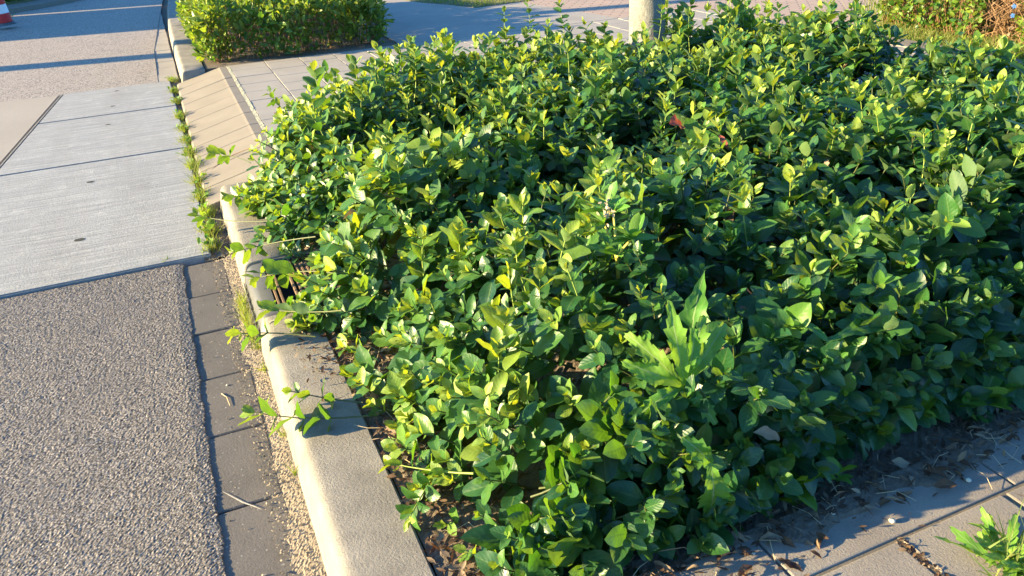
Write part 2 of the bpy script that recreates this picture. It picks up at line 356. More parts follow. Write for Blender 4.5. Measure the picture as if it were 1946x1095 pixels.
# ================================================================ SETTING
# ground far around
bm = bmesh.new()
poly_prism(bm, [(-60, -20), (60, -20), (60, 90), (-60, 90)], -0.30, -0.06)
tag(bm_obj('ground', bm, M['earth']), kind='structure')
KB, KT, KR = 0.067, 0.10, 0.279             # kerb: foot, top front, back
ZP = 0.12                                   # pavement level

# near asphalt: real relief, ragged edge to the gutter
X, Y, Z, Fq = grid_noise(-1.75, -0.150, 1.0, 3.497, 0.0048, 0.0, 0.00055, 0, 3, 0.0006)
edge = 0.010*np.sin(Y[:, -1]*31)*0.4 + rng.normal(0, 0.003, Y.shape[0])
X[:, -1] += edge; X[:, -2] += edge*0.7; Z[:, -1] -= 0.010
Z = Z - 0.004*np.clip((X+0.19)/0.04, 0, 1)
tag(np_mesh('road', np.stack([X, Y, Z], -1), Fq, M['asphalt'], smooth=False), kind='structure')
bm = bmesh.new(); poly_prism(bm, [(-7.0, -3), (-1.75, -3), (-1.75, 3.497), (-7, 3.497)], -0.05, 0.0); poly_prism(bm, [(-1.75, -3), (-0.15, -3), (-0.15, 1.0), (-1.75, 1.0)], -0.05, 0.0)
tag(bm_obj('road', bm, M['asphalt']), kind='structure')
# far asphalt
bm = bmesh.new(); poly_prism(bm, [(-5.2, 7.69), (-0.145, 7.69), (-0.14, 9.5), (-0.06, 11.2), (0.1, 14.5), (0.4, 19), (1.2, 40), (-5.2, 40)], -0.05, 0.0)
tag(bm_obj('road', bm, M['asphalt_far']), kind='structure')
# bedding under the gutter and slabs
bm = bmesh.new(); poly_prism(bm, [(-0.30, -3), (0.30, -3), (0.30, 40), (-0.30, 40)], -0.06, -0.026)
tag(bm_obj('gutter_bed', bm, M['joint']), kind='structure')
# gutter stones
def gutter(y_list, x0, x1, z=-0.010, mat='gutter'):
    for a, b_ in zip(y_list[:-1], y_list[1:]):
        bm = bmesh.new(); dx = random.uniform(-0.004, 0.004); dz = random.uniform(-0.002, 0.002)
        bm_box(bm, x0+dx, x1+dx, a+0.003, b_-0.003, -0.055, z+dz, 0.004)
        o = bm_obj('gutter_stone', bm, M[mat]); tag(o, kind='structure')
gutter([0.70, 1.06, 1.415, 1.768, 2.12, 2.462, 2.801, 3.13, 3.475], -0.172, 0.02, -0.008)
gutter([7.75+0.35*i for i in range(24)], -0.165, 0.03, -0.004, 'tile')
# sand between gutter and kerb, grainy
X, Y, Z, Fq = grid_noise(-0.055, 0.072, 0.9, 3.49, 0.0045, -0.013, 0.0009, 0, 5, 0.001)
wig = 0.016*np.sin(Y*5.1)+0.009*np.sin(Y*17+1)+0.004*np.sin(Y*47)
tt = (X+0.055)/0.127
Z += -0.012*(1-tt)**1.5 + 0.013*tt + 0.010*np.clip((wig+0.004*np.sin(Y*80+X*90))/0.02, -1, 1)*(1-tt)*0.6
tag(np_mesh('sand_strip', np.stack([X, Y, Z], -1), Fq, M['sand'], smooth=False), kind='structure')
# concrete road slabs
P3 = lambda *ps: [at(px, py, 0.012)[:2] for px, py in ps]
XL = lambda y: -1.17 + (y-5.4)*0.105 + 0.03     # skewed left edge of the slabs
def slab(pts, mat, z=0.012):
    bm = bmesh.new(); poly_prism(bm, pts, -0.05, z)
    es = [e for e in bm.edges if all(v.co.z > 0 for v in e.verts)]
    bmesh.ops.bevel(bm, geom=es, offset=0.006, segments=2, affect='EDGES')
    return tag(bm_obj('concrete_slab', bm, mat), kind='structure')
XR = lambda y: -0.032 - 0.012*math.sin(y)
slab([(-3.2, 3.512), (XR(3.5), 3.515), (XR(5.3), 5.355), (-1.16, 5.355), (-1.9, 3.515)][:0] or [(-1.40, 3.512), (XR(3.5), 3.515), (XR(5.3), 5.368), (XL(5.37), 5.368), (XL(4.2), 4.2)], M['slab'])
slab([(XL(5.39), 5.385), (XR(5.4), 5.385), (XR(6.6), 6.645), (XL(6.645), 6.645)], M['slab'])
slab([(XL(6.66), 6.662), (XR(6.7), 6.662), (XR(7.6), 7.68), (XL(7.68), 7.68)], M['slab'])
slab([(-3.4, 3.512), (-1.425, 3.512), (XL(4.2)-0.035, 4.2), (XL(7.68)-0.035, 7.68), (-3.0, 7.80)], M['slab_smooth'], 0.006)
slab([(-6.0, 3.512), (-3.42, 3.512), (-3.02, 7.80), (-6.0, 7.9)], M['slab_smooth'], 0.006)
# pale steel edge strip along the slab
bm = bmesh.new(); poly_prism(bm, [(XL(4.3)-0.012, 4.3), (XL(4.3)-0.002, 4.3), (XL(7.66)-0.002, 7.66), (XL(7.66)-0.012, 7.66)], -0.03, 0.014)
tag(bm_obj('slab_edge_strip', bm, M['kerb']), kind='structure')
# lifting holes in the slabs: flat discs on the surface, their inner shade painted dark
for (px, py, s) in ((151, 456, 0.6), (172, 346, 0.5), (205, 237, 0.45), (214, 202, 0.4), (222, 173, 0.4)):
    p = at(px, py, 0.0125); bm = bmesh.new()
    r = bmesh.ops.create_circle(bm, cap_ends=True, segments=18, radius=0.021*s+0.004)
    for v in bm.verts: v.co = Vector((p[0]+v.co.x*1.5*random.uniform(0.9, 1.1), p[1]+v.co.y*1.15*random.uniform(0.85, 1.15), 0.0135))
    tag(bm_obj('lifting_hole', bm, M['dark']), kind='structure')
# strip of soil between slab and ramp
X, Y, Z, Fq = grid_noise(-0.06, 0.075, 3.49, 7.75, 0.008, -0.006, 0.004, 1, 8)
tag(np_mesh('joint_soil', np.stack([X, Y, Z], -1), Fq, M['joint'], smooth=False), kind='structure')

for a_, b_, yy in ((XL(5.376)+0.01, -0.05, 5.377), (XL(6.65)+0.01, -0.05, 6.6535)):
    X, Y, Z, Fq = grid_noise(a_, b_, yy-0.006, yy+0.006, 0.004, 0.003, 0.0035, 1, 91)
    tag(np_mesh('mossy_joint', np.stack([X, Y, Z], -1), Fq, M['moss'], smooth=False), kind='structure')
# kerb: swept profile with rounded nose
def kerb_piece(y0, y1, name='kerb', xoff=lambda y: 0.0, z1=ZP, mat='kerb', step=0.4):
    prof = [(KB, -0.05), (KB+0.001, 0.0), (KB+0.012, 0.060), (KB+0.020, z1-0.026), (KB+0.023, z1-0.017), (KB+0.028, z1-0.009), (KB+0.036, z1-0.0035), (KB+0.046, z1-0.0006), (KB+0.058, z1), (KR-0.006, z1), (KR, z1-0.006), (KR, -0.05)]
    ys = np.linspace(y0, y1, max(2, int((y1-y0)/step)+2)); V = []
    # small rounding at both ends
    e = 0.006; ys = np.concatenate([[y0, y0+0.002, y0+e], ys[1:-1], [y1-e, y1-0.002, y1]]); ins = [e, e*0.4, 0]+[0]*(len(ys)-6)+[0, e*0.4, e]
    for yy, i_ in zip(ys, ins):
        for (x, z) in prof: V.append((x+xoff(yy)+(i_ if x < 0.15 else -i_), yy, z-(i_ if z > 0 else 0)))
    k = len(prof); m = len(ys); Fq = []
    for a in range(m-1):
        for b_ in range(k-1): Fq.append((a*k+b_, (a+1)*k+b_, (a+1)*k+b_+1, a*k+b_+1))
    bm = bmesh.new(); vs = [bm.verts.new(v) for v in V]
    for f in Fq: bm.faces.new([vs[i] for i in f])
    bm.faces.new(vs[:k][::-1]) if False else bm.faces.new(vs[:k]); bm.faces.new(vs[-k:][::-1])
    bmesh.ops.recalc_face_normals(bm, faces=bm.faces)
    o = bm_obj(name, bm, M[mat], smooth=True); o.data.set_sharp_from_angle(angle=R_(40)); tag(o, kind='structure'); return o
kerb_piece(0.3, 2.575)
kerb_piece(3.075, 4.13)
far_off = lambda y: 0.012*(y-9.5)**2*0.55 if y > 9.5 else 0.0
kerb_piece(7.44, 8.9, xoff=lambda y: -0.02+far_off(y)); kerb_piece(8.904, 10.4, xoff=lambda y: -0.02+far_off(y)); kerb_piece(10.404, 12.4, xoff=lambda y: -0.02+far_off(y), step=0.1); kerb_piece(12.404, 15, xoff=lambda y: -0.02+far_off(y), step=0.1)
# ramp of sloping blocks
ys = [4.134, 4.42, 4.74, 5.05, 5.293, 5.628, 5.967, 6.254, 6.56, 6.904, 7.17, 7.436]
RX0, RX1, RX2 = 0.004, 0.375, 0.435
for a, b_ in zip(ys[:-1], ys[1:]):
    dz = random.uniform(-0.002, 0.003); bm = bmesh.new(); g = 0.0035; prof = [(RX0+random.uniform(-.006, .006), -0.05), (RX0, 0.012), (RX0+0.012, 0.024), (RX1-0.012, ZP-0.006+dz), (RX1+0.005, ZP+dz), (RX2, ZP+dz), (RX2, -0.05)]
    A_ = [bm.verts.new((x, a+g, z)) for x, z in prof]; B_ = [bm.verts.new((x, b_-g, z)) for x, z in prof]
    k = len(prof)
    for i in range(k): bm.faces.new((A_[i], A_[(i+1) % k], B_[(i+1) % k], B_[i]))
    bm.faces.new(A_[::-1]); bm.faces.new(B_)
    bmesh.ops.recalc_face_normals(bm, faces=bm.faces)
    bmesh.ops.bevel(bm, geom=[e for e in bm.edges if abs(e.verts[0].co.y-e.verts[1].co.y) < 1e-5 and max(v.co.z for v in e.verts) > 0.005], offset=0.003, segments=1, affect='EDGES')
    tag(bm_obj('ramp_block', bm, M['ramp']), kind='structure')
# core of joint sand under ramp and pavement
bm = bmesh.new(); poly_prism(bm, [(0.02, 4.14), (0.30, 4.14), (0.30, 7.43), (0.02, 7.43)], -0.05, 0.010); tag(bm_obj('ramp_bed', bm, M['joint']), kind='structure')
bm = bmesh.new(); poly_prism(bm, [(0.437, 5.0), (5.50, 5.0), (5.5, 7.46), (0.437, 7.46)], 0.0, ZP-0.006); poly_prism(bm, [(4.05, 0.94), (5.50, 0.94), (5.50, 4.998), (4.05, 4.998)], 0.0, ZP-0.012)
poly_prism(bm, [(0.283, -2), (5.5, -2), (5.5, 0.938), (0.283, 0.938)], 0.0, ZP-0.0045); tag(bm_obj('pavement_bed', bm, M['joint']), kind='structure')
# pale mortar joint
X, Y, Z, Fq = grid_noise(0.436, 0.463, 4.3, 7.44, 0.009, ZP+0.001, 0.0009, 1, 12)
tag(np_mesh('mortar_joint', np.stack([X, Y, Z], -1), Fq, M['moss_joint'], smooth=False), kind='structure')
# pavement tiles
def tiles(x0, x1, y0, y1, size, name='pavement', mat='tile', gap=0.0045, off=0.5, bev=0.003, clip=None):
    bm = bmesh.new(); nx = int(math.ceil((x1-x0)/size)); ny = int(math.ceil((y1-y0)/size))+1
    for i in range(nx):
        ax, bx = x0+i*size, min(x0+(i+1)*size, x1); o = (i % 2)*off*size
        for j in range(-1, ny):
            ay, by = max(y0, y0+j*size+o), min(y1, y0+(j+1)*size+o)
            if by-ay < 0.03 or bx-ax < 0.03: continue
            if clip and clip((ax+bx)/2, (ay+by)/2): continue
            dz = random.uniform(-0.0018, 0.0018)
            bm_box(bm, ax+gap/2, bx-gap/2, ay+gap/2, by-gap/2, ZP-0.04, ZP+dz, bev)
    return tag(bm_obj(name, bm, M[mat]), kind='structure')
tiles(0.463, 5.46, 5.05, 7.45, 0.305, 'pavement', 'tile')
tiles(4.10, 5.46, -0.2, 5.045, 0.305, 'pavement', 'tile')
# far pavement beyond the tile field (in the shade of the hedge)
bm = bmesh.new(); poly_prism(bm, [(2.05, 7.456), (4.45, 7.456), (4.15, 9.2), (3.9, 10.4), (2.05, 11.2)], 0.0, ZP)
tag(bm_obj('pavement', bm, M['tile']), kind='structure')
# near pavement: edging band and tiles
bm = bmesh.new()
xs = [0.30, 0.96, 1.62, 2.28, 2.94, 3.60, 4.26]
for a, b_ in zip(xs[:-1], xs[1:]): bm_box(bm, a+0.003, b_-0.003, 0.846, 0.985, 0.02, ZP+0.001, 0.004, 2)
tag(bm_obj('edging_band', bm, M['tile_near']), kind='structure')
bm = bmesh.new()
for i in range(-2, 9):
    for j in range(5):
        ax = 1.242+(i)*0.33; ay = 0.842-(j+1)*0.33
        if ax < 0.285: ax = 0.285
        if 1.242+(i+1)*0.33-ax < 0.05: continue
        bm_box(bm, ax+0.006, 1.242+(i+1)*0.33-0.006, ay+0.003, ay+0.327, 0.05, ZP+random.uniform(-0.002, 0.001), 0.006, 2)
tag(bm_obj('pavement', bm, M['tile_near']), kind='structure')
# right kerb and clinker lane, lawn
bm = bmesh.new(); bm_box(bm, 5.463, 5.70, -2, 5.55, 0.0, ZP+0.01, 0.01, 2); tag(bm_obj('kerb', bm, M['ramp']), kind='structure')
bm = bmesh.new(); poly_prism(bm, [(4.455, 7.46), (5.466, 7.46), (5.466, 5.56), (7.0, 5.56), (16, 7), (16, 24), (4.0, 24), (3.75, 10.5), (3.92, 10.38), (4.16, 9.2)], 0.0, ZP-0.002)
tag(bm_obj('brick_lane', bm, M['clinker']), kind='structure')
bm = bmesh.new(); poly_prism(bm, [(5.703, -2), (16, -2), (16, 6.98), (7.0, 5.555), (5.703, 5.555)], 0.0, ZP-0.004); tag(bm_obj('verge_soil', bm, M['earth']), kind='structure')
lawn = [at(748, -2, ZP)[:2], at(800, 5, ZP)[:2], at(850, 9, ZP)[:2], at(905, 15, ZP)[:2], at(950, 9, ZP)[:2], at(1010, 1, ZP)[:2], at(1010, -60, ZP)[:2], at(700, -60, ZP)[:2]]
bm = bmesh.new(); poly_prism(bm, lawn, 0.0, ZP+0.006); tag(bm_obj('lawn_soil', bm, M['earth']), kind='structure')
bm = bmesh.new(); poly_prism(bm, [(2.05, 11.21), (3.9, 10.42), (3.98, 24), (2.05, 24)], 0.0, ZP-0.003); tag(bm_obj('pavement', bm, M['tile']), kind='structure')
# far left footpath, verge and island
vp = [(-8, 14.3), (-2.35, 14.35), (-1.75, 14.9), (-1.2, 15.6), (-0.7, 17), (-0.5, 40), (-8, 40)]
bm = bmesh.new(); poly_prism(bm, vp, -0.04, 0.07); tag(bm_obj('footpath', bm, M['ramp']), kind='structure')
vg = [(-8, 15.0), (-2.5, 15.05), (-1.95, 15.4), (-1.5, 16.0), (-1.2, 17.5), (-1.2, 40), (-8, 40)]
bm = bmesh.new(); poly_prism(bm, vg, 0.0, 0.10); tag(bm_obj('verge_soil', bm, M['earth']), kind='structure')
bm = bmesh.new()
ring = [(-3.4+1.5*math.cos(a), 13.35+0.36*math.sin(a)) for a in np.linspace(0, 2*math.pi, 28, endpoint=False)]
poly_prism(bm, ring, -0.03, 0.05); tag(bm_obj('traffic_island', bm, M['kerb']), kind='structure')
# bed soil
BX0, BX1, BY0, BY1 = 0.283, 4.05, 0.99, 5.0
X, Y, Z, Fq = grid_noise(BX0, BX1, BY0, BY1+0.04, 0.012, ZP-0.012, 0.0035, 1, 21, 0.006)
Z = np.where((X < 0.46) & (Y > 4.11), Z-0.10, Z)
tag(np_mesh('bed_soil', np.stack([X, Y, Z], -1), Fq, M['soil'], smooth=False), kind='structure')
bm = bmesh.new(); poly_prism(bm, [(0.265, 7.47), (2.04, 7.47), (2.04, 24), (0.9, 24), (0.35, 14)], 0.0, ZP-0.008); tag(bm_obj('bed_soil', bm, M['soil']), kind='structure')

# ================================================================ MAIN SHRUB BED
def sm(a): a = np.clip(a, 0, 1); return a*a*(3-2*a)
def FR(x): return 1.03 + 0.05*np.clip((x-0.9)/0.6, 0, 1.0)
def canopy(x, y):
    xl = 0.13 + 0.13*sm((2.55-y)/0.35) + 0.22*np.exp(-((y-2.83)/0.22)**2) + 0.10*np.clip((1.7-y)/0.6, 0, 1) + 0.36*sm((y-3.7)/0.9)
    h = 0.33 + 0.09*sm((x-0.7)/1.2)*sm((4.6-y)/1.6) - 0.05*sm((y-3.6)/1.0)
    h = h + 0.07*np.sin(x*2.9-y*1.7+0.6)*np.sin(y*3.7+x*1.1) + 0.03*np.sin(x*7.3-y*5.1)*np.sin(y*6.1+x*2.2)
    h = h + 0.07*sm((x-3.05)/0.5)*sm((y-2.6)/0.8) + 0.05*np.exp(-((x-2.15)/0.35)**2-((y-4.55)/0.4)**2)
    h = h*(1-0.36*np.exp(-((x-2.70)/0.36)**2-((y-4.05)/0.45)**2))*(1-0.22*sm((y-4.0)/0.6)*(0.5+0.5*np.sin(x*7.5)))
    h = h + 0.035*np.sin(x*4.1+y*2.3)+0.03*np.sin(y*5.3-x*3.1+1.3)+0.02*np.sin(x*9+2)*np.sin(y*8)
    e1 = np.clip((x-xl)/0.48, 0, 1); e1 = 1-(1-e1)**2
    e2 = np.clip((y-FR(x))/0.40, 0, 1); e2 = 1-(1-e2)**2.6
    e3 = np.clip((4.98-y)/0.35, 0, 1); e3 = 1-(1-e3)**2
    e4 = np.clip((3.95-x)/0.35, 0, 1); e4 = 1-(1-e4)**2
    return h*np.minimum(np.minimum(e1, e2), np.minimum(e3, e4))
def grad(x, y, e=0.02):
    return (canopy(x+e, y)-canopy(x-e, y))/(2*e), (canopy(x, y+e)-canopy(x, y-e))/(2*e)
shrub = empty('evergreen_shrub', (1.9, 3.0, ZP), 'large glossy dark green evergreen shrub with lime tips, filling the kerbed bed', 'shrub')
LVn, LVf, TB, TBY = Leaves(), Leaves(), Tubes(4), Tubes(4)
r = np.random.default_rng(11)
cnt = 0
def put(x, y, z, d, length, nodes, ls, young, bt, spread=1.0, tb=None):
    near = (x*x+y*y) < 2.4**2
    shoot(LVn if near else LVf, tb or TB, np.array([x, y, z]), d, length, nodes, ls, r, young=young, near=near, base_tint=bt, spread=spread)
TRUNK = np.array([2.87, 4.42])
N1 = 3200
while cnt < N1:
    x = r.uniform(0.15, BX1-0.05); y = r.uniform(BY0, BY1)
    gx, gy = grad(x, y); g = math.hypot(gx, gy)
    if r.random() > min(1.0, math.sqrt(1+g*g)/2.4+0.25): continue
    h = float(canopy(x, y))
    if h < 0.01: continue
    if (x-TRUNK[0])**2+(y-TRUNK[1])**2 < 0.16**2: continue
    clump = mnoise.noise(Vector((x*3.1, y*3.1, 4.2))); age = mnoise.noise(Vector((x*1.7, y*1.7, 9.0)))
    if r.random() < 0.9*max(0.0, clump-0.12)*2.2: continue
    cnt += 1
    nv = np.array([-gx, -gy, 1.0]); nv /= np.linalg.norm(nv)
    left = float(np.clip(1-(x-0.3)/1.5, 0, 1))
    d = 0.55*nv + 0.55*UP + np.array([-0.95*left, -0.1, 0]) + r.normal(0, 0.26, 3)
    back = float(sm((y-2.8)/1.6))
    depth = r.uniform(0, 0.10) if r.random() < 0.62 else r.uniform(-0.075, 0)*(1+0.6*back)
    z = ZP + max(0.02, h - depth)
    ls = r.uniform(0.070, 0.135)*(1-0.24*left)*(1+0.35*age)
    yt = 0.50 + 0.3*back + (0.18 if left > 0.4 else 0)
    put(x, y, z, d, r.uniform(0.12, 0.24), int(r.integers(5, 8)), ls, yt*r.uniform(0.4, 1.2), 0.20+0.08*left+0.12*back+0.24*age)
# front face of the bed, overhanging the pavement edge
for i in range(620):
    x = r.uniform(0.47, 4.0); h = float(canopy(x, 1.45)); f = r.uniform(0.0, 1.0)
    z = ZP + 0.02 + f*h*0.85; y = float(FR(x)) + 0.01 + 0.10*f**2 + r.uniform(-0.05, 0.10)
    d = np.array([r.normal(-0.1, 0.4), -0.8, 0.25+0.5*f]) + r.normal(0, 0.2, 3)
    put(x, y, z, d, r.uniform(0.10, 0.2), 5, r.uniform(0.075, 0.115), 0.25, 0.18)
# upright shoots at the back and centre
for i in range(900):
    x = r.uniform(0.5, 3.9); y = r.uniform(1.5, 4.9); back = float(sm((y-2.6)/1.8))
    if r.random() > 0.45+0.55*back or (abs(x-2.8) < 0.10 and y > 3.6): continue
    h = float(canopy(x, y))
    if h < 0.2: continue
    d = np.array([r.normal(-0.1, 0.16), r.normal(-0.05, 0.14), 1.0])
    up = r.uniform(0.03, 0.12+0.15*back)
    put(x, y, ZP+h+up, d, r.uniform(0.22, 0.34), 6, r.uniform(0.065, 0.105), 0.8, 0.42, spread=0.72, tb=TBY)
WL = Leaves()
for i in range(150):
    x = r.uniform(0.4, 3.8); y = r.uniform(1.15, 4.7); h = float(canopy(x, y))
    if h > 0.15: WL.add(np.array([x, y, ZP+h-r.uniform(0.0, 0.09)]), r.normal(size=3)*np.array([1, 1, .5])-UP*0.4, r.normal(0, .6, 3)+UP, r.uniform(.035, .07), r.uniform(.02, .035), r.uniform(0.1, 1), nu=7, nc=5, curl=(.3, .9), fold=(.3, .8), wave=.2, r=r)
WL.build('withered_leaves', M['dead'], shrub)
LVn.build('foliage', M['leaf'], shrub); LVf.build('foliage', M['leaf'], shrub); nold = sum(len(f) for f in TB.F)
TB.V += TBY.V; TB.F += [f+TB.c for f in TBY.F]; TB.c += TBY.c
st_ = TB.build('stems', [M['stem'], M['stem_young']], shrub); mi = np.zeros(len(st_.data.polygons), np.int32); mi[nold:] = 1; st_.data.polygons.foreach_set('material_index', mi); st_.data.update()
# individually visible shoots: trailing over the kerb and standing clear of the crown (root pixel+height, tip pixel+height)
SH = [((700, 790, .15), (478, 783, .17), .075, 6, .6), ((690, 765, .16), (548, 742, .19), .062, 4, .55), ((600, 640, .17), (440, 636, .16), .062, 4, .6),
      ((560, 330, .30), (402, 292, .26), .062, 5, .5), ((540, 390, .26), (430, 375, .2), .06, 5, .6), ((520, 420, .24), (372, 408, .2), .06, 4, .7),
      ((600, 450, .30), (440, 480, .18), .065, 5, .6), ((640, 520, .30), (480, 530, .17), .075, 6, .6), ((650, 590, .28), (500, 588, .17), .07, 6, .5),
      ((560, 230, .34), (512, 172, .48), .06, 6, .4), ((680, 200, .40), (612, 133, .50), .06, 6, .6), ((775, 150, .5), (742, 100, .56), .06, 5, .6),
      ((900, 130, .5), (862, 88, .62), .075, 5, .5), ((985, 110, .55), (958, 20, .68), .07, 7, .7), ((1040, 100, .55), (1002, 2, .72), .07, 7, .7),
      ((1085, 100, .55), (1063, 5, .72), .07, 7, .7), ((1190, 120, .5), (1258, 15, .66), .08, 4, .5), ((1375, 120, .5), (1310, 20, .66), .07, 6, .7),
      ((1470, 110, .5), (1425, 22, .66), .075, 6, .7), ((1530, 110, .52), (1495, 40, .66), .075, 6, .6), ((1600, 130, .5), (1600, 38, .66), .075, 6, .7),
      ((1740, 170, .48), (1838, 30, .66), .08, 5, .6), ((1650, 170, .48), (1668, 62, .6), .08, 5, .5), ((1880, 200, .45), (1930, 130, .58), .1, 4, .4),
      ((1780, 470, .46), (1885, 305, .56), .105, 7, .95), ((1780, 420, .46), (1800, 420, .58), .09, 6, .5), ((1560, 520, .42), (1590, 395, .55), .085, 5, .5),
      ((1600, 340, .46), (1605, 270, .56), .085, 5, .9), ((1740, 310, .46), (1725, 215, .58), .095, 6, .6), ((1470, 640, .36), (1500, 620, .47), .10, 7, .4),
      ((1330, 790, .26), (1420, 790, .30), .09, 5, .6), ((1400, 830, .2), (1375, 840, .28), .085, 5, .45), ((840, 880, .14), (775, 990, .15), .05, 5, .7), ((1000, 1050, .14), (880, 1048, .15), .055, 6, .7),
      ((900, 900, .2), (740, 880, .16), .06, 5, .7), ((1140, 340, .48), (1140, 315, .6), .08, 6, .6)]
r2 = np.random.default_rng(5)
def at_y(px, py, y):
    d = CR @ np.array([px-CX, CY-py, -F]); t = y/d[1]; return np.array([d[0]*t, y, CAM_H+d[2]*t])
BACKY = {958: 4.75, 1002: 4.75, 1063: 4.7, 862: 4.7, 742: 4.7, 1310: 4.2, 1425: 4.2, 1495: 4.1, 1600: 3.9, 1668: 3.5, 1838: 3.1, 1258: 4.0, 1930: 2.7}
for (a, b_, ls, nd, yg) in SH:
    root = at(*a); tip = at(*b_)
    if b_[0] in BACKY:
        tip = at_y(b_[0], b_[1], BACKY[b_[0]]); root = tip + np.array([r2.normal(0, .04)-(0.12 if b_[0] == 1258 else 0), -0.03, 0]); root[2] = ZP+0.15
    L_ = float(np.linalg.norm(tip-root))
    if L_ > 0.7 and b_[0] not in BACKY:   # keep the shoot short when the two pixels lie far apart in depth
        root = tip + (root-tip)*0.38/L_; L_ = 0.38
    lv, tb = Leaves(), Tubes(5)
    d = tip-root
    shoot(lv, tb, tip, d, L_, nd+2, ls, r2, young=yg, near=True, base_tint=0.42, root=root, bend=0.30, stem_r=0.0019, spread=0.9)
    e = lv.build('shoot', M['leaf'], shrub)
    s_ = tb.build('stem', M['stem'] if a[0] < 720 else M['stem_young'], None); s_.data.transform(Matrix.Translation(-Vector(shrub.location))); s_.parent = e

# ---------------------------------------------------------------- tree in the bed
def tree(name, loc, h, r0, lean, crown_z, crown_r, label, mat, n=2600, group=None, cat='tree'):
    t = empty(name, loc, label, cat, group)
    tb = Tubes(20); top = np.array([lean[0]*h, lean[1]*h, h]); zs = np.array([0, .05, .15, .3, .5, .8, 1.3, 2, 3, h*0.75, h])
    pts = np.array(loc) + np.outer(zs/h, top)
    T = Tubes(20)
    rad = r0*(1+0.35*np.exp(-zs/0.12))*(1-0.5*zs/h)
    ang = np.arange(20)*2*np.pi/20
    rr = np.random.default_rng(3)
    V = []
    zz = np.linspace(0, h, 90)
    for z_ in zz:
        c = np.array(loc)+top*z_/h; rd = r0*(1+0.35*math.exp(-z_/0.12))*(1-0.5*z_/h)
        for a in ang: V.append(c+np.array([math.cos(a), math.sin(a), 0])*rd*(1+0.03*math.sin(3*a+z_*2)+0.012*rr.normal()))
    i = np.arange(89)[:, None]*20+np.arange(20)[None]; j = np.arange(89)[:, None]*20+(np.arange(20)[None]+1) % 20
    np_mesh('trunk', np.array(V), np.stack([i, j, j+20, i+20], -1).reshape(-1, 4), mat, t)
    tb = Tubes(6); lv = Leaves(); c0 = np.array(loc)+top
    for k in range(16):
        a = rr.uniform(0, 6.28); s0 = np.array(loc)+top*rr.uniform(0.6, 1.0); e = np.array(loc)+np.array([0, 0, crown_z])+np.array([math.cos(a)*crown_r*0.8, math.sin(a)*crown_r*0.8, rr.uniform(-0.4, 0.9)*crown_r])
        mid = (s0+e)/2+np.array([0, 0, 0.2]); tb.add([s0, mid, e], r0*0.3, 0.01)
        m = n//16; P = e+rr.normal(0, crown_r*0.28, (m, 3)); lv.add(P, rr.normal(size=(m, 3))+np.array([0, 0, -0.3]), rr.normal(size=(m, 3))+UP, rr.uniform(0.07, 0.13, m), rr.uniform(0.05, 0.08, m), rr.uniform(0.2, 0.8, m), nu=3, nc=3)
    tb.build('limbs', mat, t); lv.build('crown', M['leaf_small'], t); return t
tree('tree', (TRUNK[0], TRUNK[1], ZP-0.01), 3.6, 0.122, (-0.055, -0.02), 5.0, 1.3, 'slim tree with smooth pale grey trunk rising behind the large shrub', M['bark'])

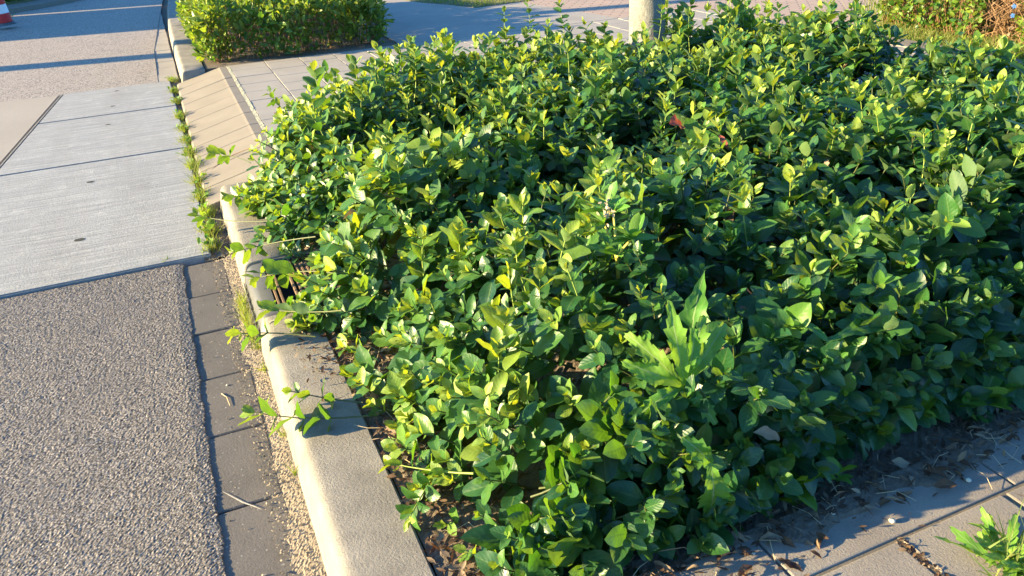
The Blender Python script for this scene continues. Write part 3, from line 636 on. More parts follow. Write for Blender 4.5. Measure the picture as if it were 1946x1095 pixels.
# ---------------------------------------------------------------- second hedge across the ramp
def blob_hedge(name, label, boxes, n, ls, mat, tints, seed, group=None, cat='hedge', up=0.5, leaf='oval', wr=0.5, noise_amp=0.05, parts=True):
    x0, x1, y0, y1, z0, h = boxes; rr = np.random.default_rng(seed)
    e = empty(name, ((x0+x1)/2, (y0+y1)/2, z0), label, cat, group)
    lv, tb = Leaves(), Tubes(3)
    # points on the top and sides of a rounded box, by area
    A_top = (x1-x0)*(y1-y0); A_s = 2*h*((x1-x0)+(y1-y0)); nt_ = int(n*A_top/(A_top+A_s*1.3)); ns = n-nt_
    X = rr.uniform(x0, x1, nt_); Y_ = rr.uniform(y0, y1, nt_)
    ed = np.minimum(np.minimum(X-x0, x1-X), np.minimum(Y_-y0, y1-Y_)); hh = h*(1-0.35*np.clip(1-ed/0.25, 0, 1)**2)
    bump_ = noise_amp*(np.sin(X*7+Y_*3)+np.sin(Y_*9-X*4+1)+np.sin(X*17+Y_*13))/1.5
    Pt = np.stack([X, Y_, z0+hh+bump_-rr.uniform(0, 0.09, nt_)], -1); Nt = np.tile(UP, (nt_, 1))
    per = rr.uniform(0, 2*((x1-x0)+(y1-y0)), ns); z = z0+0.03+(h-0.03)*rr.uniform(0, 1, ns)**0.9
    a, b_ = x1-x0, y1-y0; Ps = np.zeros((ns, 3)); Ns = np.zeros((ns, 3))
    for k, pv in enumerate(per):
        if pv < a: Ps[k] = (x0+pv, y0, 0); Ns[k] = (0, -1, 0)
        elif pv < a+b_: Ps[k] = (x1, y0+pv-a, 0); Ns[k] = (1, 0, 0)
        elif pv < 2*a+b_: Ps[k] = (x1-(pv-a-b_), y1, 0); Ns[k] = (0, 1, 0)
        else: Ps[k] = (x0, y1-(pv-2*a-b_), 0); Ns[k] = (-1, 0, 0)
    inn = rr.uniform(-0.02, 0.12, ns) + 0.12*np.clip(1-(z-z0)/0.15, 0, 1) + 0.10*((z-z0)/h)**4 + noise_amp*0.8*np.sin(per*6)
    Ps -= Ns*inn[:, None]; Ps[:, 2] = z
    P = np.concatenate([Pt, Ps]); Nn = np.concatenate([Nt, Ns])
    m = len(P)
    A_ = Nn*0.7 + rr.normal(0, 0.6, (m, 3)) + UP*up; N2 = Nn*0.3+rr.normal(0, 0.5, (m, 3))+UP*0.7
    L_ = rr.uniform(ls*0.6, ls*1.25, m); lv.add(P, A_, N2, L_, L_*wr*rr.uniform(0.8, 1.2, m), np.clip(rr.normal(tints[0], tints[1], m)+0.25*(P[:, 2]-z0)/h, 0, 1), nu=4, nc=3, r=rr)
    for k in rr.choice(m, min(m, 900), replace=False):
        c = P[k]; g_ = np.array([c[0]+rr.normal(0, .05), c[1]+rr.normal(0, .05), z0]); g_[0] = np.clip(g_[0], x0+.1, x1-.1); g_[1] = np.clip(g_[1], y0+.1, y1-.1)
        tb.add([g_, (g_+c)/2+rr.normal(0, .02, 3), c], 0.004, 0.0015)
    lv.build('foliage', mat, e); tb.build('stems', M['twig'], e); return e
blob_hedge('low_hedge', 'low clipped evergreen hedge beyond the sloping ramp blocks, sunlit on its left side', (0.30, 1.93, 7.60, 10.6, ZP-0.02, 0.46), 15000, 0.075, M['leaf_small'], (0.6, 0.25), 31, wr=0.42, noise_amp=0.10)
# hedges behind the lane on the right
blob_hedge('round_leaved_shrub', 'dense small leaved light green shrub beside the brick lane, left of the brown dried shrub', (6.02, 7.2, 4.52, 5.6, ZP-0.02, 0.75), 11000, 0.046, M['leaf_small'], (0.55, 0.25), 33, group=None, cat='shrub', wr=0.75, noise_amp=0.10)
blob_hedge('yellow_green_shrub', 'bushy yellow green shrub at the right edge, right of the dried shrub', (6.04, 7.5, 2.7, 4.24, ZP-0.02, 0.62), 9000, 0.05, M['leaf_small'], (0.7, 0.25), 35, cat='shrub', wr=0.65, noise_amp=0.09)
# dried shrub of brown twigs
ds = empty('dried_shrub', (6.8, 4.4, ZP), 'brown dried out shrub of bare tangled twigs between two green shrubs', 'shrub')
tb = Tubes(3); rr = np.random.default_rng(8)
for k in range(1500):
    b0 = np.array([rr.uniform(6.12, 7.4), rr.uniform(4.14, 4.60), ZP+rr.uniform(0, 0.5)]); d = rr.normal(size=3)*np.array([.6, .6, .8])+UP*0.25; L_ = rr.uniform(0.12, 0.4); s_ = rr.normal(0, 0.11, 3)
    tb.add([b0, b0+d*L_*0.5+s_, b0+d*L_+s_*0.3], 0.0028, 0.0014)
tb.build('twigs', M['twig'], ds)
lv = Leaves(); P = np.stack([rr.uniform(6.08, 7.6, 700), rr.uniform(4.1, 4.66, 700), ZP+rr.uniform(0, .65, 700)], -1)
lv.add(P, rr.normal(size=(700, 3)), rr.normal(size=(700, 3))+UP, 0.05, 0.03, rr.uniform(0, 1, 700), nu=3, nc=3); lv.build('dead_foliage', M['dead'], ds)
for k, (px, py, z) in enumerate([(1927, 12, 0.5), (1924, 30, 0.45)]):
    # white flowers held by the yellow green shrub
    p = at(px, py, z); p = p*1.0; lv = Leaves()
    for q in range(5):
        a = q*2*math.pi/5; lv.add(p, np.array([0.15, math.cos(a), math.sin(a)]), np.array([1, -0.1, -0.3]), 0.020, 0.016, 0.5, nu=4, nc=3)
    fl = lv.build('flower', M['petal'], None)
    par = [o for o in bpy.data.objects if o.name == 'yellow_green_shrub'][0]
    fl.data.transform(Matrix.Translation(-Vector(par.location))); fl.parent = par

# ---------------------------------------------------------------- grass
def grass_geo(lv, pts, hgt, wid, r, tint=(0.3, 0.25), lean=0.45, curl=(0.1, 0.6)):
    n = len(pts); d = r.normal(0, lean, (n, 3)); d[:, 2] = 1.0
    nn = r.normal(size=(n, 3)); nn[:, 2] = 0.3
    lv.add(pts, d, nn, hgt*r.uniform(0.5, 1.2, n), wid*r.uniform(0.7, 1.3, n), np.clip(r.normal(*tint, n), 0, 1), nu=5, nc=3, shape='blade', curl=curl, fold=(0.2, 0.6), wave=0.0, r=r)
def tuft(loc, n, hgt, wid, rad, label, cat='grass', group=None, seed=0, tint=(0.35, 0.25), leaves=0, ls=0.03, name='grass_tuft', lean=0.45, stretch=1.0):
    rr = np.random.default_rng(seed); e = empty(name, loc, label, cat, group); lv = Leaves()
    P = np.array(loc)+np.concatenate([rr.normal(0, rad, (n, 2))*np.array([0.8, stretch]), np.zeros((n, 1))], 1); grass_geo(lv, P, hgt, wid, rr, tint, lean); lv.build('blades', M['grass'], e)
    if leaves:
        lw = Leaves(); P = np.array(loc)+rr.normal(0, rad*0.9, (leaves, 3))*np.array([1, stretch, 0])+np.array([0, 0, 0.012])+np.abs(rr.normal(0, hgt*0.25, (leaves, 1)))*UP
        A_ = rr.normal(0, 1, (leaves, 3)); A_[:, 2] = np.abs(A_[:, 2])*0.6+0.2
        lw.add(P, A_, rr.normal(0, .35, (leaves, 3))+UP, ls*rr.uniform(.6, 1.2, leaves), ls*0.55, np.clip(rr.normal(.6, .2, leaves), 0, 1), nu=5, nc=3, r=rr); lw.build('leaves', M['weed'], e)
    return e
jt = [(331, 150, 'at the far end of the slabs below the hedge kerb', .05), (334, 172, 'at the foot of the second ramp block from the far end', .05), (338, 192, 'in line with the first far slab joint', .05), (345, 222, 'at the slab side just nearer than the second slab joint', .06),
      (352, 245, 'at the middle of the ramp foot', .06), (357, 268, 'just beyond the near slab joint', .06), (364, 292, 'just nearer than the near slab joint', .07), (372, 318, 'where the ramp foot ends in the shade', .08), (380, 345, 'under the leaves trailing at the ramp end', .07),
      (386, 375, 'beside the start of the raised kerb', .07), (394, 405, 'beside the kerb below the trailing leaves', .06), (400, 438, 'beside the kerb nearest the corner of the slab', .06), (404, 466, 'at the very corner of the near slab', .05)]
for k, (px, py, wh, hg) in enumerate(jt):
    p = at(px-2, py+4, 0.0); p[2] = -0.004; p[0] = np.clip(p[0], -0.03, 0.03)
    e = tuft(p, 150, hg*1.15, 0.0042, 0.024, 'bright grass tuft '+wh, 'grass', 'grass tufts in the joint between the slabs and the ramp', 100+k, leaves=14, ls=0.035, tint=(0.6, 0.2), stretch=1.5)
for k, (px, py, wh, n_, hg) in enumerate([(390, 482, 'small straggly grass tuft at the near corner of the slab above the first gutter stone', 35, .035), (318, 498, 'tiny grass sprig on the front edge of the slab at the asphalt corner', 18, .03), (258, 506, 'tiniest grass sprig halfway in the front slab edge', 8, .02)]):
    p = at(px, py, 0.0); tuft(p, n_, hg, 0.004, 0.012, wh, 'grass', None, 140+k)
p = at(482, 620, 0.0); p[0] = 0.052
for k, dy in enumerate((0.0,)):
    e = empty('grass_tuft', p, 'tall yellow green grass tuft standing in front of the storm drain', 'grass'); rr = np.random.default_rng(77); lv = Leaves()
    P = np.stack([rr.normal(0.046, 0.007, 170), rr.uniform(2.62, 2.98, 170), np.zeros(170)], -1); grass_geo(lv, P, 0.085, 0.0036, rr, (0.62, 0.2), 0.28); lv.build('blades', M['grass'], e)
for k, (px, py, lb) in enumerate([(522, 700, 'thin flat grass sprig in the gutter sand halfway along the near kerb'), (545, 830, 'small grass seedling at the kerb foot below the trailing shoots'), (505, 660, 'ragged grass tuft at the kerb foot just below the storm drain'), (563, 905, 'lone grass seedling at the kerb foot nearest the viewer')]):
    p = at(px-4, py, 0.0); p[0] = min(p[0], 0.06); tuft(p, (16, 12, 30, 7)[k], 0.05, 0.0035, (0.008, 0.006, 0.014, 0.004)[k], lb, 'grass', None, 160+k, (0.5, 0.25), lean=0.8)
# grass verge on the right, lawn, far verge: stuff
def grass_stuff(name, polyfn, n, hgt, wid, seed, tint=(0.5, 0.3)):
    rr = np.random.default_rng(seed); P = polyfn(rr, n); lv = Leaves(); grass_geo(lv, P, hgt, wid, rr, tint, 0.6); o = lv.build(name, M['grass']); tag(o, kind='stuff'); return o
def tri_fill(poly, z):
    poly = np.array(poly)
    def f(rr, n):
        lo, hi = poly.min(0), poly.max(0); out = []
        while len(out) < n:
            q = lo+(hi-lo)*rr.random(2); c = False; j = len(poly)-1
            for i in range(len(poly)):
                if (poly[i][1] > q[1]) != (poly[j][1] > q[1]) and q[0] < (poly[j][0]-poly[i][0])*(q[1]-poly[i][1])/(poly[j][1]-poly[i][1])+poly[i][0]: c = not c
                j = i
            if c: out.append((q[0], q[1], z))
        return np.array(out)
    return f
tag(grass_stuff('verge_grass', tri_fill([(5.72, 2.2), (7.0, 2.2), (7.0, 4.4), (6.6, 4.9), (6.4, 5.4), (5.9, 5.5), (5.72, 5.2)], ZP-0.004), 14000, 0.085, 0.006, 41, (0.65, 0.25)), 'sunlit yellow green verge grass along the kerb in front of the right shrubs', 'grass')
tag(grass_stuff('lawn_grass', tri_fill(lawn, ZP), 9000, 0.06, 0.008, 42, (0.55, 0.3)), 'sunlit patch of lawn grass beyond the shaded pavement', 'grass')
tag(grass_stuff('far_verge_grass', tri_fill([(-4.5, 15.05), (-2.5, 15.1), (-1.95, 15.45), (-1.5, 16.1), (-1.2, 17.5), (-4.5, 17.5)], 0.10), 7000, 0.14, 0.014, 43, (0.55, 0.3)), 'rough verge grass across the road in the far left corner', 'grass')
tag(grass_stuff('island_grass', tri_fill([(-3.4, 13.0), (-2.1, 13.15), (-1.92, 13.35), (-2.1, 13.55), (-3.4, 13.7)], 0.05), 1500, 0.12, 0.012, 44, (0.2, 0.2)), 'dark weeds growing on the traffic island round the striped post', 'weeds')
# tall dry grasses left of the round shrub
rr = np.random.default_rng(50); e = empty('tall_grass', (6.15, 5.55, ZP), 'tall arching pale grass clump at the lane corner left of the small leaved shrub', 'grass'); lv = Leaves()
P = np.array([6.15, 5.55, ZP])+rr.normal(0, .1, (130, 3))*np.array([1, 1, 0]); grass_geo(lv, P, 0.42, 0.007, rr, (.75, .2), 0.35); lv.build('blades', M['grass'], e)
# yellow flowering shrub in far left verge
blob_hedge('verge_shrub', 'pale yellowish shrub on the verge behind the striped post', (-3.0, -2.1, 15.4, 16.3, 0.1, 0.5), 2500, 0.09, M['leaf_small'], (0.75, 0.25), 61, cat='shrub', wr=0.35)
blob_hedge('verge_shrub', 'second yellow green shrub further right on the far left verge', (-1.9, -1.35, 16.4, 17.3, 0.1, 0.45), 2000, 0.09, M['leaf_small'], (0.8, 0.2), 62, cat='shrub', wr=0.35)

# ---------------------------------------------------------------- striped post
pp = at(13, 47, 0.05); post = empty('striped_post', (pp[0], pp[1], 0.05), 'round red and white banded traffic post on the end of the traffic island', 'post')
prad = 0.085; zc = 0.0
bm = bmesh.new(); bmesh.ops.create_cone(bm, cap_ends=True, segments=24, radius1=0.125, radius2=0.095, depth=0.03, matrix=Matrix.Translation((0, 0, 0.015)))
bm_obj('base', bm, M['iron'], post, smooth=False)
for k in range(7):
    bm = bmesh.new(); hgt = 0.115
    bmesh.ops.create_cone(bm, cap_ends=True, segments=28, radius1=prad, radius2=prad, depth=hgt-0.002, matrix=Matrix.Translation((0, 0, 0.03+hgt*(k+0.5))))
    bmesh.ops.bevel(bm, geom=[e_ for e_ in bm.edges if abs(e_.verts[0].co.z-e_.verts[1].co.z) < 1e-4], offset=0.003, affect='EDGES')
    bm_obj('band', bm, M['red'] if k % 2 == 0 else M['white'], post, smooth=False)
bm = bmesh.new(); bmesh.ops.create_uvsphere(bm, u_segments=24, v_segments=10, radius=prad-0.001)
for v in bm.verts: v.co.z = max(v.co.z, 0)*0.4+0.03+0.115*7
bm_obj('cap', bm, M['red'], post, smooth=True)
post.rotation_euler = (0, R_(-4), 0)

# ---------------------------------------------------------------- storm drain set in the kerb line
dr = empty('storm_drain', (0.07, 2.825, 0.0), 'grey cast iron kerb inlet drain with rusty grate half covered by leaves', 'drain')
def dpart(name, boxes, mat, bev=0.004, smooth=False):
    bm = bmesh.new()
    for bx in boxes: bm_box(bm, *bx, bev, 2)
    bmesh.ops.translate(bm, verts=bm.verts, vec=(-0.07, -2.825, 0)); return bm_obj(name, bm, mat, dr, smooth)
y0, y1 = 2.583, 3.067
bm = bmesh.new()      # hood: rounded front shell
prof = [(0.074, -0.05), (0.076, 0.02), (0.084, 0.075), (0.090, 0.094), (0.100, 0.108), (0.115, 0.115), (0.155, 0.1165), (0.155, 0.102), (0.118, 0.100), (0.106, 0.09), (0.1, 0.07), (0.095, -0.05)]
yy = [y0, y0+0.004, y0+0.02, y1-0.02, y1-0.004, y1]; ins = [0.012, 0.005, 0, 0, 0.005, 0.012]; rows = []
for q, i_ in zip(yy, ins): rows.append([bm.verts.new((x+i_*(x < 0.12)-0.07, q-2.825, z-i_*0.7*(z > 0.05))) for x, z in prof])
for a, b_ in zip(rows[:-1], rows[1:]):
    for k in range(len(prof)): bm.faces.new((a[k], b_[k], b_[(k+1) % len(prof)], a[(k+1) % len(prof)]))
bm.faces.new(rows[0]); bm.faces.new(rows[-1][::-1]); bmesh.ops.recalc_face_normals(bm, faces=bm.faces)
o = bm_obj('hood', bm, M['iron'], dr, smooth=True); o.data.set_sharp_from_angle(angle=R_(45))
dpart('frame', [(0.157, 0.60, y0, y0+0.022, 0.0, 0.121), (0.157, 0.60, y1-0.022, y1, 0.0, 0.121), (0.578, 0.6, y0+0.023, y1-0.023, 0.0, 0.121)], M['iron'])
dpart('slot_rib', [(0.070, 0.0735, y0+0.03+k*0.065, y0+0.075+k*0.065, 0.0, 0.05) for k in range(7)], M['iron'], 0.001)
rails = [(xx, xx+0.010, y0+0.024, y1-0.024, 0.095, 0.1175) for xx in (0.162, 0.180, 0.236, 0.256)]
dpart('grate_rail', rails, M['rust'], 0.002)
dpart('grate', [(0.275+k*0.020, 0.275+k*0.020+0.009, y0+0.024, y1-0.024, 0.09, 0.115) for k in range(15)]+[(0.268, 0.575, y0+0.03+k*0.034, y0+0.03+k*0.034+0.007, 0.093, 0.1135) for k in range(13)], M['rust'], 0.0015)
dpart('shaft', [(0.097, 0.577, y0+0.023, y1-0.023, 0.0, 0.02)], M['dark'], 0.001)

# ---------------------------------------------------------------- weeds in and beside the bed
def weed(loc, spec, label, name='weed', cat='weed', shape='lobed', nu=20, ground_h=None, grp=None):
    e = empty(name, loc, label, cat, grp); loc = np.array(loc)
    for (dirv, L_, W_, tn, nz) in spec:
        lv = Leaves(); a = np.array(dirv, float)
        lv.add(loc, a, np.array(nz, float), L_, W_, tn, nu=nu, nc=5, shape=shape, curl=(0.3, 0.6), fold=(0.2, 0.45), wave=0.22); lv.build('leaf', M['weed'], e)
    return e
p = at(1300, 735, 0.42)
weed(p, [((-0.9, -.1, .7), .17, .055, .8, (-.5, -.8, .5)), ((.15, -.1, .75), .14, .045, .4, (-.2, -1, .4)), ((-1.0, -.4, .35), .14, .045, .5, (-.2, -.6, 1)), ((-.25, -.2, .9), .19, .055, .75, (-.3, -1, .3)), ((-.55, .4, .8), .17, .055, .9, (-.2, -1, .5)), ((.5, .3, .8), .18, .055, .7, (-.5, -.8, .5)), ((.95, .25, .75), .20, .055, .8, (-.6, -.8, .3)), ((.1, -.5, -.1), .10, .045, .6, (-.3, -.4, 1))], 'bright sow thistle rosette with jagged lime leaves poking out of the shrub', 'sow_thistle')
p = at(1575, 650, 0.44); weed(p, [((1, .05, .18), .30, .07, .15, (-.1, -.6, 1)), ((-.3, .4, .4), .16, .06, .2, (0, -.5, 1))], 'sow thistle with one long dark jagged leaf pointing right in the shade', 'sow_thistle')
p = at(1350, 880, 0.33); weed(p, [((-.05, -.55, -.9), .13, .085, .65, (-.2, -1, .4)), ((-.3, -.2, .5), .10, .06, .5, (-.2, -1, .4))], 'sow thistle hanging one toothed bright leaf near the foot of the bed front', 'sow_thistle')
p = at(1312, 640, 0.47); weed(p, [((.35, .35, .75), .17, .11, .45, (-.6, -.8, .6))], 'bindweed with one arrow shaped leaf above the bright sow thistle', 'bindweed', shape='tri', nu=8)
p = at(1160, 400, .30); e = empty('young_elder', at(1176, 540, .30), 'young elder seedling with bright yellow forked stem and reddish buds in the shrub bed', 'seedling')
tb = Tubes(6)
q0, q1 = at(1176, 545, .42), at(1172, 490, .54); tb.add([q0, (q0+q1)/2, q1], .006, .005)
for t_ in ((1148, 425, .60), (1166, 405, .64), (1200, 455, .60)): tb.add([q1, (q1+at(*t_))/2+np.array([0, 0, .004]), at(*t_)], .0045, .0028)
tb.build('stem', M['stem_yellow'], e); lv = Leaves(); rr = np.random.default_rng(9)
for (px, py, z) in ((1148, 425, .60), (1166, 405, .64), (1200, 455, .60), (1172, 485, .55)):
    for k in range(9):
        a = rr.normal(size=3); a[2] = abs(a[2])*.6+.2; lv.add(at(px, py, z), a, rr.normal(0, .4, 3)+UP, rr.uniform(.05, .1), .028, rr.uniform(.2, .6), nu=6, nc=3, r=rr)
lv.build('leaves', M['weed'], e)
lv = Leaves(); b0 = at(1155, 405, .65)
for k in range(40): lv.add(b0+rr.normal(0, .012, 3), rr.normal(size=3)+UP, rr.normal(size=3), .014, .007, rr.uniform(.6, 1), nu=3, nc=3, r=rr)
lv.build('buds', M['straw'], e); del p
# weed clump bottom right
p = at(1925, 1075, ZP); cl = empty('weed_clump', p, 'sunlit clump of dandelion leaves and grass blades on the pavement, bottom right', 'weeds'); rr = np.random.default_rng(13)
for k in range(44):
    a_ = rr.uniform(0, 2*math.pi); el = rr.uniform(.2, 1.1); dv = np.array([math.cos(a_), math.sin(a_), el])
    lv = Leaves(); lv.add(p+rr.normal(0, .02, 3)*np.array([1, 1, 0]), dv, UP+rr.normal(0, .3, 3)-0.4*np.array([math.cos(a_), math.sin(a_), 0]), rr.uniform(.06, .13), rr.uniform(.018, .032), rr.uniform(.6, 1), nu=14, nc=5, shape='lobed', curl=(.1, .5), wave=.2, r=rr); lv.build('leaf', M['weed'], cl)
lv = Leaves(); P = p+rr.normal(0, .045, (30, 3))*np.array([1, 1, 0]); grass_geo(lv, P, .13, .005, rr, (.55, .2), .4); lv.build('blades', M['grass'], cl)
for k, (px, py, n_) in enumerate([(1590, 915, 7), (1700, 735, 8), (1500, 940, 8), (1865, 775, 9)]):
    q = at(px, py, ZP+.015); e = empty('seedling', q, ['small seedling with few green leaves alone in the litter at the bed front', 'small bright seedling under the dark leaves right of the sow thistle', 'bright broad leaved seedling at the bed front left of the smallest seedling', 'broad leaved seedling at the right end of the bed front'][k], 'seedling'); lv = Leaves()
    for j in range(n_):
        a_ = j*2.4; el = .15+.12*j; l_ = (.055, .1, .09, .1)[k]*rr.uniform(.7, 1.1); lv.add(q+UP*.006*j, np.array([math.cos(a_), math.sin(a_), el]), UP+rr.normal(0, .2, 3), l_, l_*.55, rr.uniform(.35, .7), nu=8, nc=5, r=rr)
    lv.build('leaves', M['weed'], e)

# ---------------------------------------------------------------- litter, dead leaves, twigs, pebbles
rr = np.random.default_rng(17); lv = Leaves(); n = 3600
Xs = np.concatenate([rr.uniform(.5, 3.6, 1900), np.abs(rr.normal(0, .12, 1100))+.285, rr.uniform(.16, .34, 130), rr.uniform(.3, 4, 470)])
Ys = np.concatenate([1.0+rr.normal(.0, .055, 1900), rr.uniform(1.0, 2.5, 1100), rr.normal(2.2, .12, 130), rr.uniform(1.1, 4.8, 470)])
Zs = np.where(((Xs < KR) | (Ys < .99)), ZP+.006, ZP+.002)+rr.uniform(0, .012, n)
A_ = rr.normal(size=(n, 3)); A_[:, 2] *= .22; L_ = rr.uniform(.008, .034, n)
lv.add(np.stack([Xs, Ys, Zs], -1), A_, UP+rr.normal(0, .35, (n, 3)), L_, L_*rr.uniform(.12, .5, n), rr.uniform(0, 1, n)**2.2, nu=3, nc=3, shape='chip', curl=(-.3, .5), r=rr)
o = lv.build('leaf_litter', M['dead']); tag(o, 'brown leaf litter and twig bits on the soil along the bed edge', 'leaf litter', None, 'stuff')
def dead_leaf(px, py, z, l_, w_, rot, label, mat='dead', tn=.8, tilt=0.15, curl=(.2, .6), nv=(-.5, -.3, 1)):
    q = at(px, py, z); e = None; lv = Leaves(); lv.add(q, np.array([math.cos(rot), math.sin(rot), tilt]), np.array(nv, float), l_, w_, tn, nu=9, nc=5, curl=curl, fold=(.3, .6), wave=.15, r=rr)
    o = lv.build('dead_leaf', M[mat]); c = Vector(q); o.data.transform(Matrix.Translation(-c)); o.location = c; return tag(o, label, 'leaf')
dead_leaf(1272, 236, .60, .10, .065, .2, 'brick red curled dead leaf caught on the top of the shrub below the tree', 'red_leaf', .6, .1, nv=(-.8, -.9, .6))
dead_leaf(1385, 285, .57, .085, .02, 1.6, 'narrow rolled red leaf standing upright in the shrub', 'red_leaf', .2, .9)
dead_leaf(1684, 236, .56, .04, .03, .2, 'small dark red leaf half hidden among the leaves on the right', 'red_leaf', .1)
dead_leaf(524, 218, .40, .035, .022, 1.2, 'tiny orange red leaf at the far left tip of the shrub', 'red_leaf', .9, .6)
dead_leaf(1410, 780, .36, .085, .055, -.3, 'cream coloured bleached leaf catching the sun at the shrub front', 'straw', 1, .1)
dead_leaf(1432, 822, .33, .075, .035, -.4, 'pale withered leaf just below the cream bleached one', 'dead', 1, -.1)
dead_leaf(1385, 1010, ZP+.01, .05, .018, -1.2, 'tan curled dead leaf at the bed front pointing towards the viewer', 'dead', .85)
dead_leaf(1350, 1035, ZP+.006, .045, .02, -.7, 'orange brown dead leaf on the shaded edging left of the tan one', 'dead', .7)
dead_leaf(1690, 880, ZP+.01, .055, .03, -.6, 'pale brown folded dead leaf lying in the litter at right', 'dead', .95)
dead_leaf(1590, 955, ZP+.006, .05, .012, .1, 'narrow greyish dead leaf at the edge of the litter', 'dead', 1)
dead_leaf(1775, 925, ZP+.01, .05, .028, -.5, 'crumpled dark brown leaf clod on the edging at right', 'dead', .25, .5)
dead_leaf(1185, 620, .36, .09, .055, -1.2, 'dark rusty brown leaf in the shaded hollow left of the sow thistle', 'dead', .1, -.2)
def twig(pts, rad, label, mat='straw', name='twig'):
    tb = Tubes(5); P = np.array(pts); c = P[0].copy(); tb.add(P-c, rad, rad*.5); o = tb.build(name, M[mat]); o.location = Vector(c); return tag(o, label, 'twig')
twig([at(557, 620, ZP+.004), at(570, 628, ZP+.010), at(583, 636, ZP+.006)], .004, 'pale stubby twig lying on top of the kerb by the drain')
twig([at(421, 748, -.006), at(431, 755, -.004), at(437, 771, -.005)], .0018, 'short bent straw on the gutter stone', name='straw')
twig([at(1458, 1000, ZP+.01), at(1464, 1030, ZP+.012), at(1473, 1068, ZP+.008)], .0014, 'long thin straw lying across the edging at the bed front', name='straw')
twig([at(1250, 1048, ZP+.02), at(1300, 1040, ZP+.03), at(1335, 1062, ZP+.015)], .0016, 'thin curved brown stalk at the lower end of the bed front', 'twig')
twig([at(1600, 835, ZP+.05), at(1640, 828, ZP+.06), at(1672, 826, ZP+.05)], .0016, 'wavy pale stalk over the litter below the dark leaves', name='stalk')
twig([at(400, 325, .035), at(430, 300, .07), at(478, 280, .13)], .004, 'dark brown twig lying up the last ramp block', 'twig')
def pebble(px, py, z, s, label, mat='pebble'):
    q = at(px, py, z); bm = bmesh.new(); bmesh.ops.create_icosphere(bm, subdivisions=2, radius=s)
    for v in bm.verts: v.co *= 1+0.22*mnoise.noise(v.co*60+Vector((px, py, 0))); v.co.z *= .6
    o = bm_obj('pebble', bm, M[mat], smooth=True); o.location = Vector((q[0], q[1], z+s*.5)); return tag(o, label, 'pebble')
pebble(1695, 992, ZP+.004, .008, 'knobbly pale pebble on the shaded edging, right of the rest')
pebble(1583, 977, ZP+.004, .005, 'small white pebble on the shaded edging beside the litter')
pebble(1432, 1053, ZP+.004, .004, 'tiny white pebble low on the edging near the long straw')
pebble(1840, 915, ZP+.006, .007, 'grey white pebble near the right end of the litter')
pebble(432, 733, -.008, .004, 'tiny cream pebble on the gutter stone')
pebble(502, 868, -.004, .004, 'tiny dark stone in the gutter sand', 'dark')
# soil spilled over the back of the edging
X, Y, Z, Fq = grid_noise(0.30, 3.6, 0.885, 1.0, 0.006, ZP, 0.0012, 1, 71)
lim = 0.968 - 0.03*np.sin(X*5.3+1) - 0.022*np.sin(X*13.1) - 0.012*np.sin(X*31) - 0.02*sm((X-1.2)/0.8)
Z = ZP + 0.006 + (Z-ZP) - 0.016*np.clip((lim-Y)/0.03, 0, 1)
tag(np_mesh('spilled_soil', np.stack([X, Y, Z], -1), Fq, M['soil'], smooth=False), kind='structure')
# loose grit in the gutter sand and on the gutter stones
n = 2600; lv = Leaves(); Xs = np.where(rr.random(n) < .97, rr.uniform(-.035, .066, n), rr.uniform(-.14, 0, n)); Ys = rr.uniform(.95, 3.47, n); L_ = rr.uniform(.002, .008, n)
A_ = rr.normal(size=(n, 3)); A_[:, 2] *= .4
lv.add(np.stack([Xs, Ys, -.006+.010*np.clip((Xs+.06)/.12, 0, 1)], -1), A_, rr.normal(0, .5, (n, 3))+UP, L_, L_*.8, rr.uniform(0, 1, n)**.7, nu=3, nc=3, shape='chip', curl=(-.8, .1), r=rr)
tag(lv.build('grit', M['sand']), 'loose sandy grit between the gutter stones and the kerb', 'grit', None, 'stuff')
# straws and stalks tangled in the litter
tb = Tubes(3)
for k in range(110):
    q = np.array([rr.uniform(.6, 3.2), .99+rr.normal(0, .05), ZP+.008]) if k < 60 else np.array([.3+abs(rr.normal(0, .1)), rr.uniform(1.0, 2.3), ZP+.008])
    a_ = rr.uniform(0, 6.28); l_ = rr.uniform(.03, .11); dv = np.array([math.cos(a_), math.sin(a_), 0]); sd_ = np.array([-dv[1], dv[0], 0])*rr.normal(0, .25)*l_
    tb.add([q, q+dv*l_*.5+sd_+UP*rr.uniform(.002, .015), q+dv*l_], .0011, .0006)
tag(tb.build('loose_straw', M['straw']), 'fine dry straws tangled in the leaf litter at the bed edge', 'straw', None, 'stuff')
# bigger withered leaves in the litter
lv = Leaves(); n = 150; Xs = np.concatenate([rr.uniform(.6, 3.2, 95), .3+np.abs(rr.normal(0, .13, 55))]); Ys = np.concatenate([.985+rr.normal(0, .05, 95), rr.uniform(1.0, 2.3, 55)])
A_ = rr.normal(size=(n, 3)); A_[:, 2] = np.abs(A_[:, 2])*.25; L_ = rr.uniform(.025, .055, n)
lv.add(np.stack([Xs, Ys, np.full(n, ZP+.01)], -1), A_, UP+rr.normal(0, .5, (n, 3)), L_, L_*rr.uniform(.3, .55, n), rr.uniform(0, 1, n), nu=6, nc=5, curl=(.1, .9), fold=(.2, .8), wave=.2, r=rr)
tag(lv.build('leaf_litter', M['dead']), 'withered curled leaves mixed into the litter at the bed edge', 'leaf litter', None, 'stuff')
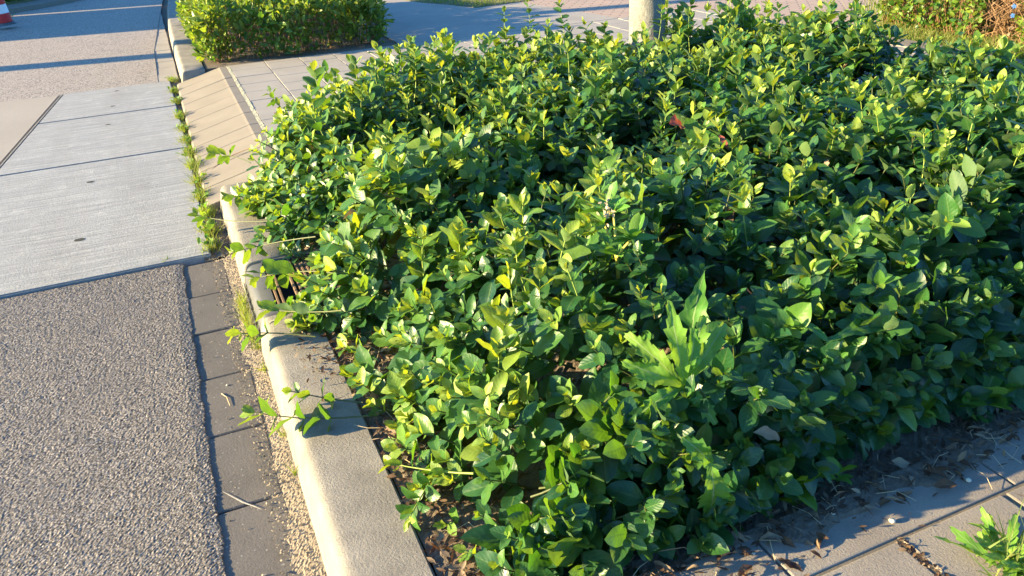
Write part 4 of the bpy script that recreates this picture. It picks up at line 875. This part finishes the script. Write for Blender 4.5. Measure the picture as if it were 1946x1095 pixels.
# chalky scuff marks on kerb and gutter
def scuff(pts, wd, z, name='scuff_mark'):
    P = np.array([at(a, b_, z)+UP*.0015 for a, b_ in pts]); V = []; T = norm_rows(np.gradient(P, axis=0)); S_ = np.stack([-T[:, 1], T[:, 0], T[:, 2]*0], -1)
    ww = wd*np.sin(np.linspace(.25, 2.9, len(P)))[:, None]
    V = np.concatenate([P-S_*ww, P+S_*ww]); m = len(P); Fq = [(i, i+1, m+i+1, m+i) for i in range(m-1)]
    tag(np_mesh(name, V, Fq, M['pebble'], smooth=False), kind='structure')
scuff([(505, 617), (512, 612), (521, 609), (533, 607)], .004, ZP+.001); scuff([(423, 935), (440, 944), (460, 955), (480, 962), (497, 969)], .0022, -.0065)
# debris in the near tile joint
lv = Leaves(); n = 160; Ys = rr.uniform(.55, .84, n); Xs = rr.normal(1.242, .006, n); L_ = rr.uniform(.006, .018, n); A_ = rr.normal(size=(n, 3)); A_[:, 2] *= .2
lv.add(np.stack([Xs, Ys, np.full(n, ZP-.002)+rr.uniform(0, .006, n)], -1), A_, UP+rr.normal(0, .4, (n, 3)), L_, L_*.6, rr.uniform(0, 1, n), nu=3, nc=3, shape='chip', r=rr)
tag(lv.build('joint_debris', M['dead']), 'bits of dry litter packed in the tile joint in the foreground', 'leaf litter', None, 'stuff')

# ---------------------------------------------------------------- left of the frame: roadside tree, and walls added to shade the far road
tree('roadside_tree', (-6.0, 10.30, 0.0), 4.6, 0.19, (0.0, 0.0), 5.8, 1.2, 'roadside tree whose trunk shadow crosses the far road, left of frame', M['bark_dark'], 1800)
def wall(y0, y1, h, label):
    e = empty('shadow_wall', (-6.0, (y0+y1)/2, 0), label, 'wall'); bm = bmesh.new(); L2 = (y1-y0)/2; course = .07; k = 0
    z = 0.0
    while z < h-.06:
        n = max(1, int(round((y1-y0)/.22))); o_ = (k % 2)*.11
        ys_ = [-L2]+[v for v in np.arange(-L2+.11+o_, L2-.05, .22)]+[L2]
        for a, b_ in zip(ys_[:-1], ys_[1:]): bm_box(bm, -.11, .11, a+.003, b_-.003, z+.003, z+course-.003)
        z += course; k += 1
    bm_obj('bricks', bm, M['brick'], e); bm = bmesh.new(); bm_box(bm, -.10, .10, -L2+.004, L2-.004, 0, z-.005); bm_obj('mortar', bm, M['joint'], e)
    bm = bmesh.new(); bm_box(bm, -.15, .15, -L2, L2, z, z+.05, .01); bm_obj('coping', bm, M['kerb'], e)
wall(12.33, 14.93, 1.75, 'shorter brick wall out of frame left, added to shade the far road')
wall(15.10, 19.5, 1.75, 'longer brick wall out of frame left, added for shade beyond the gap')
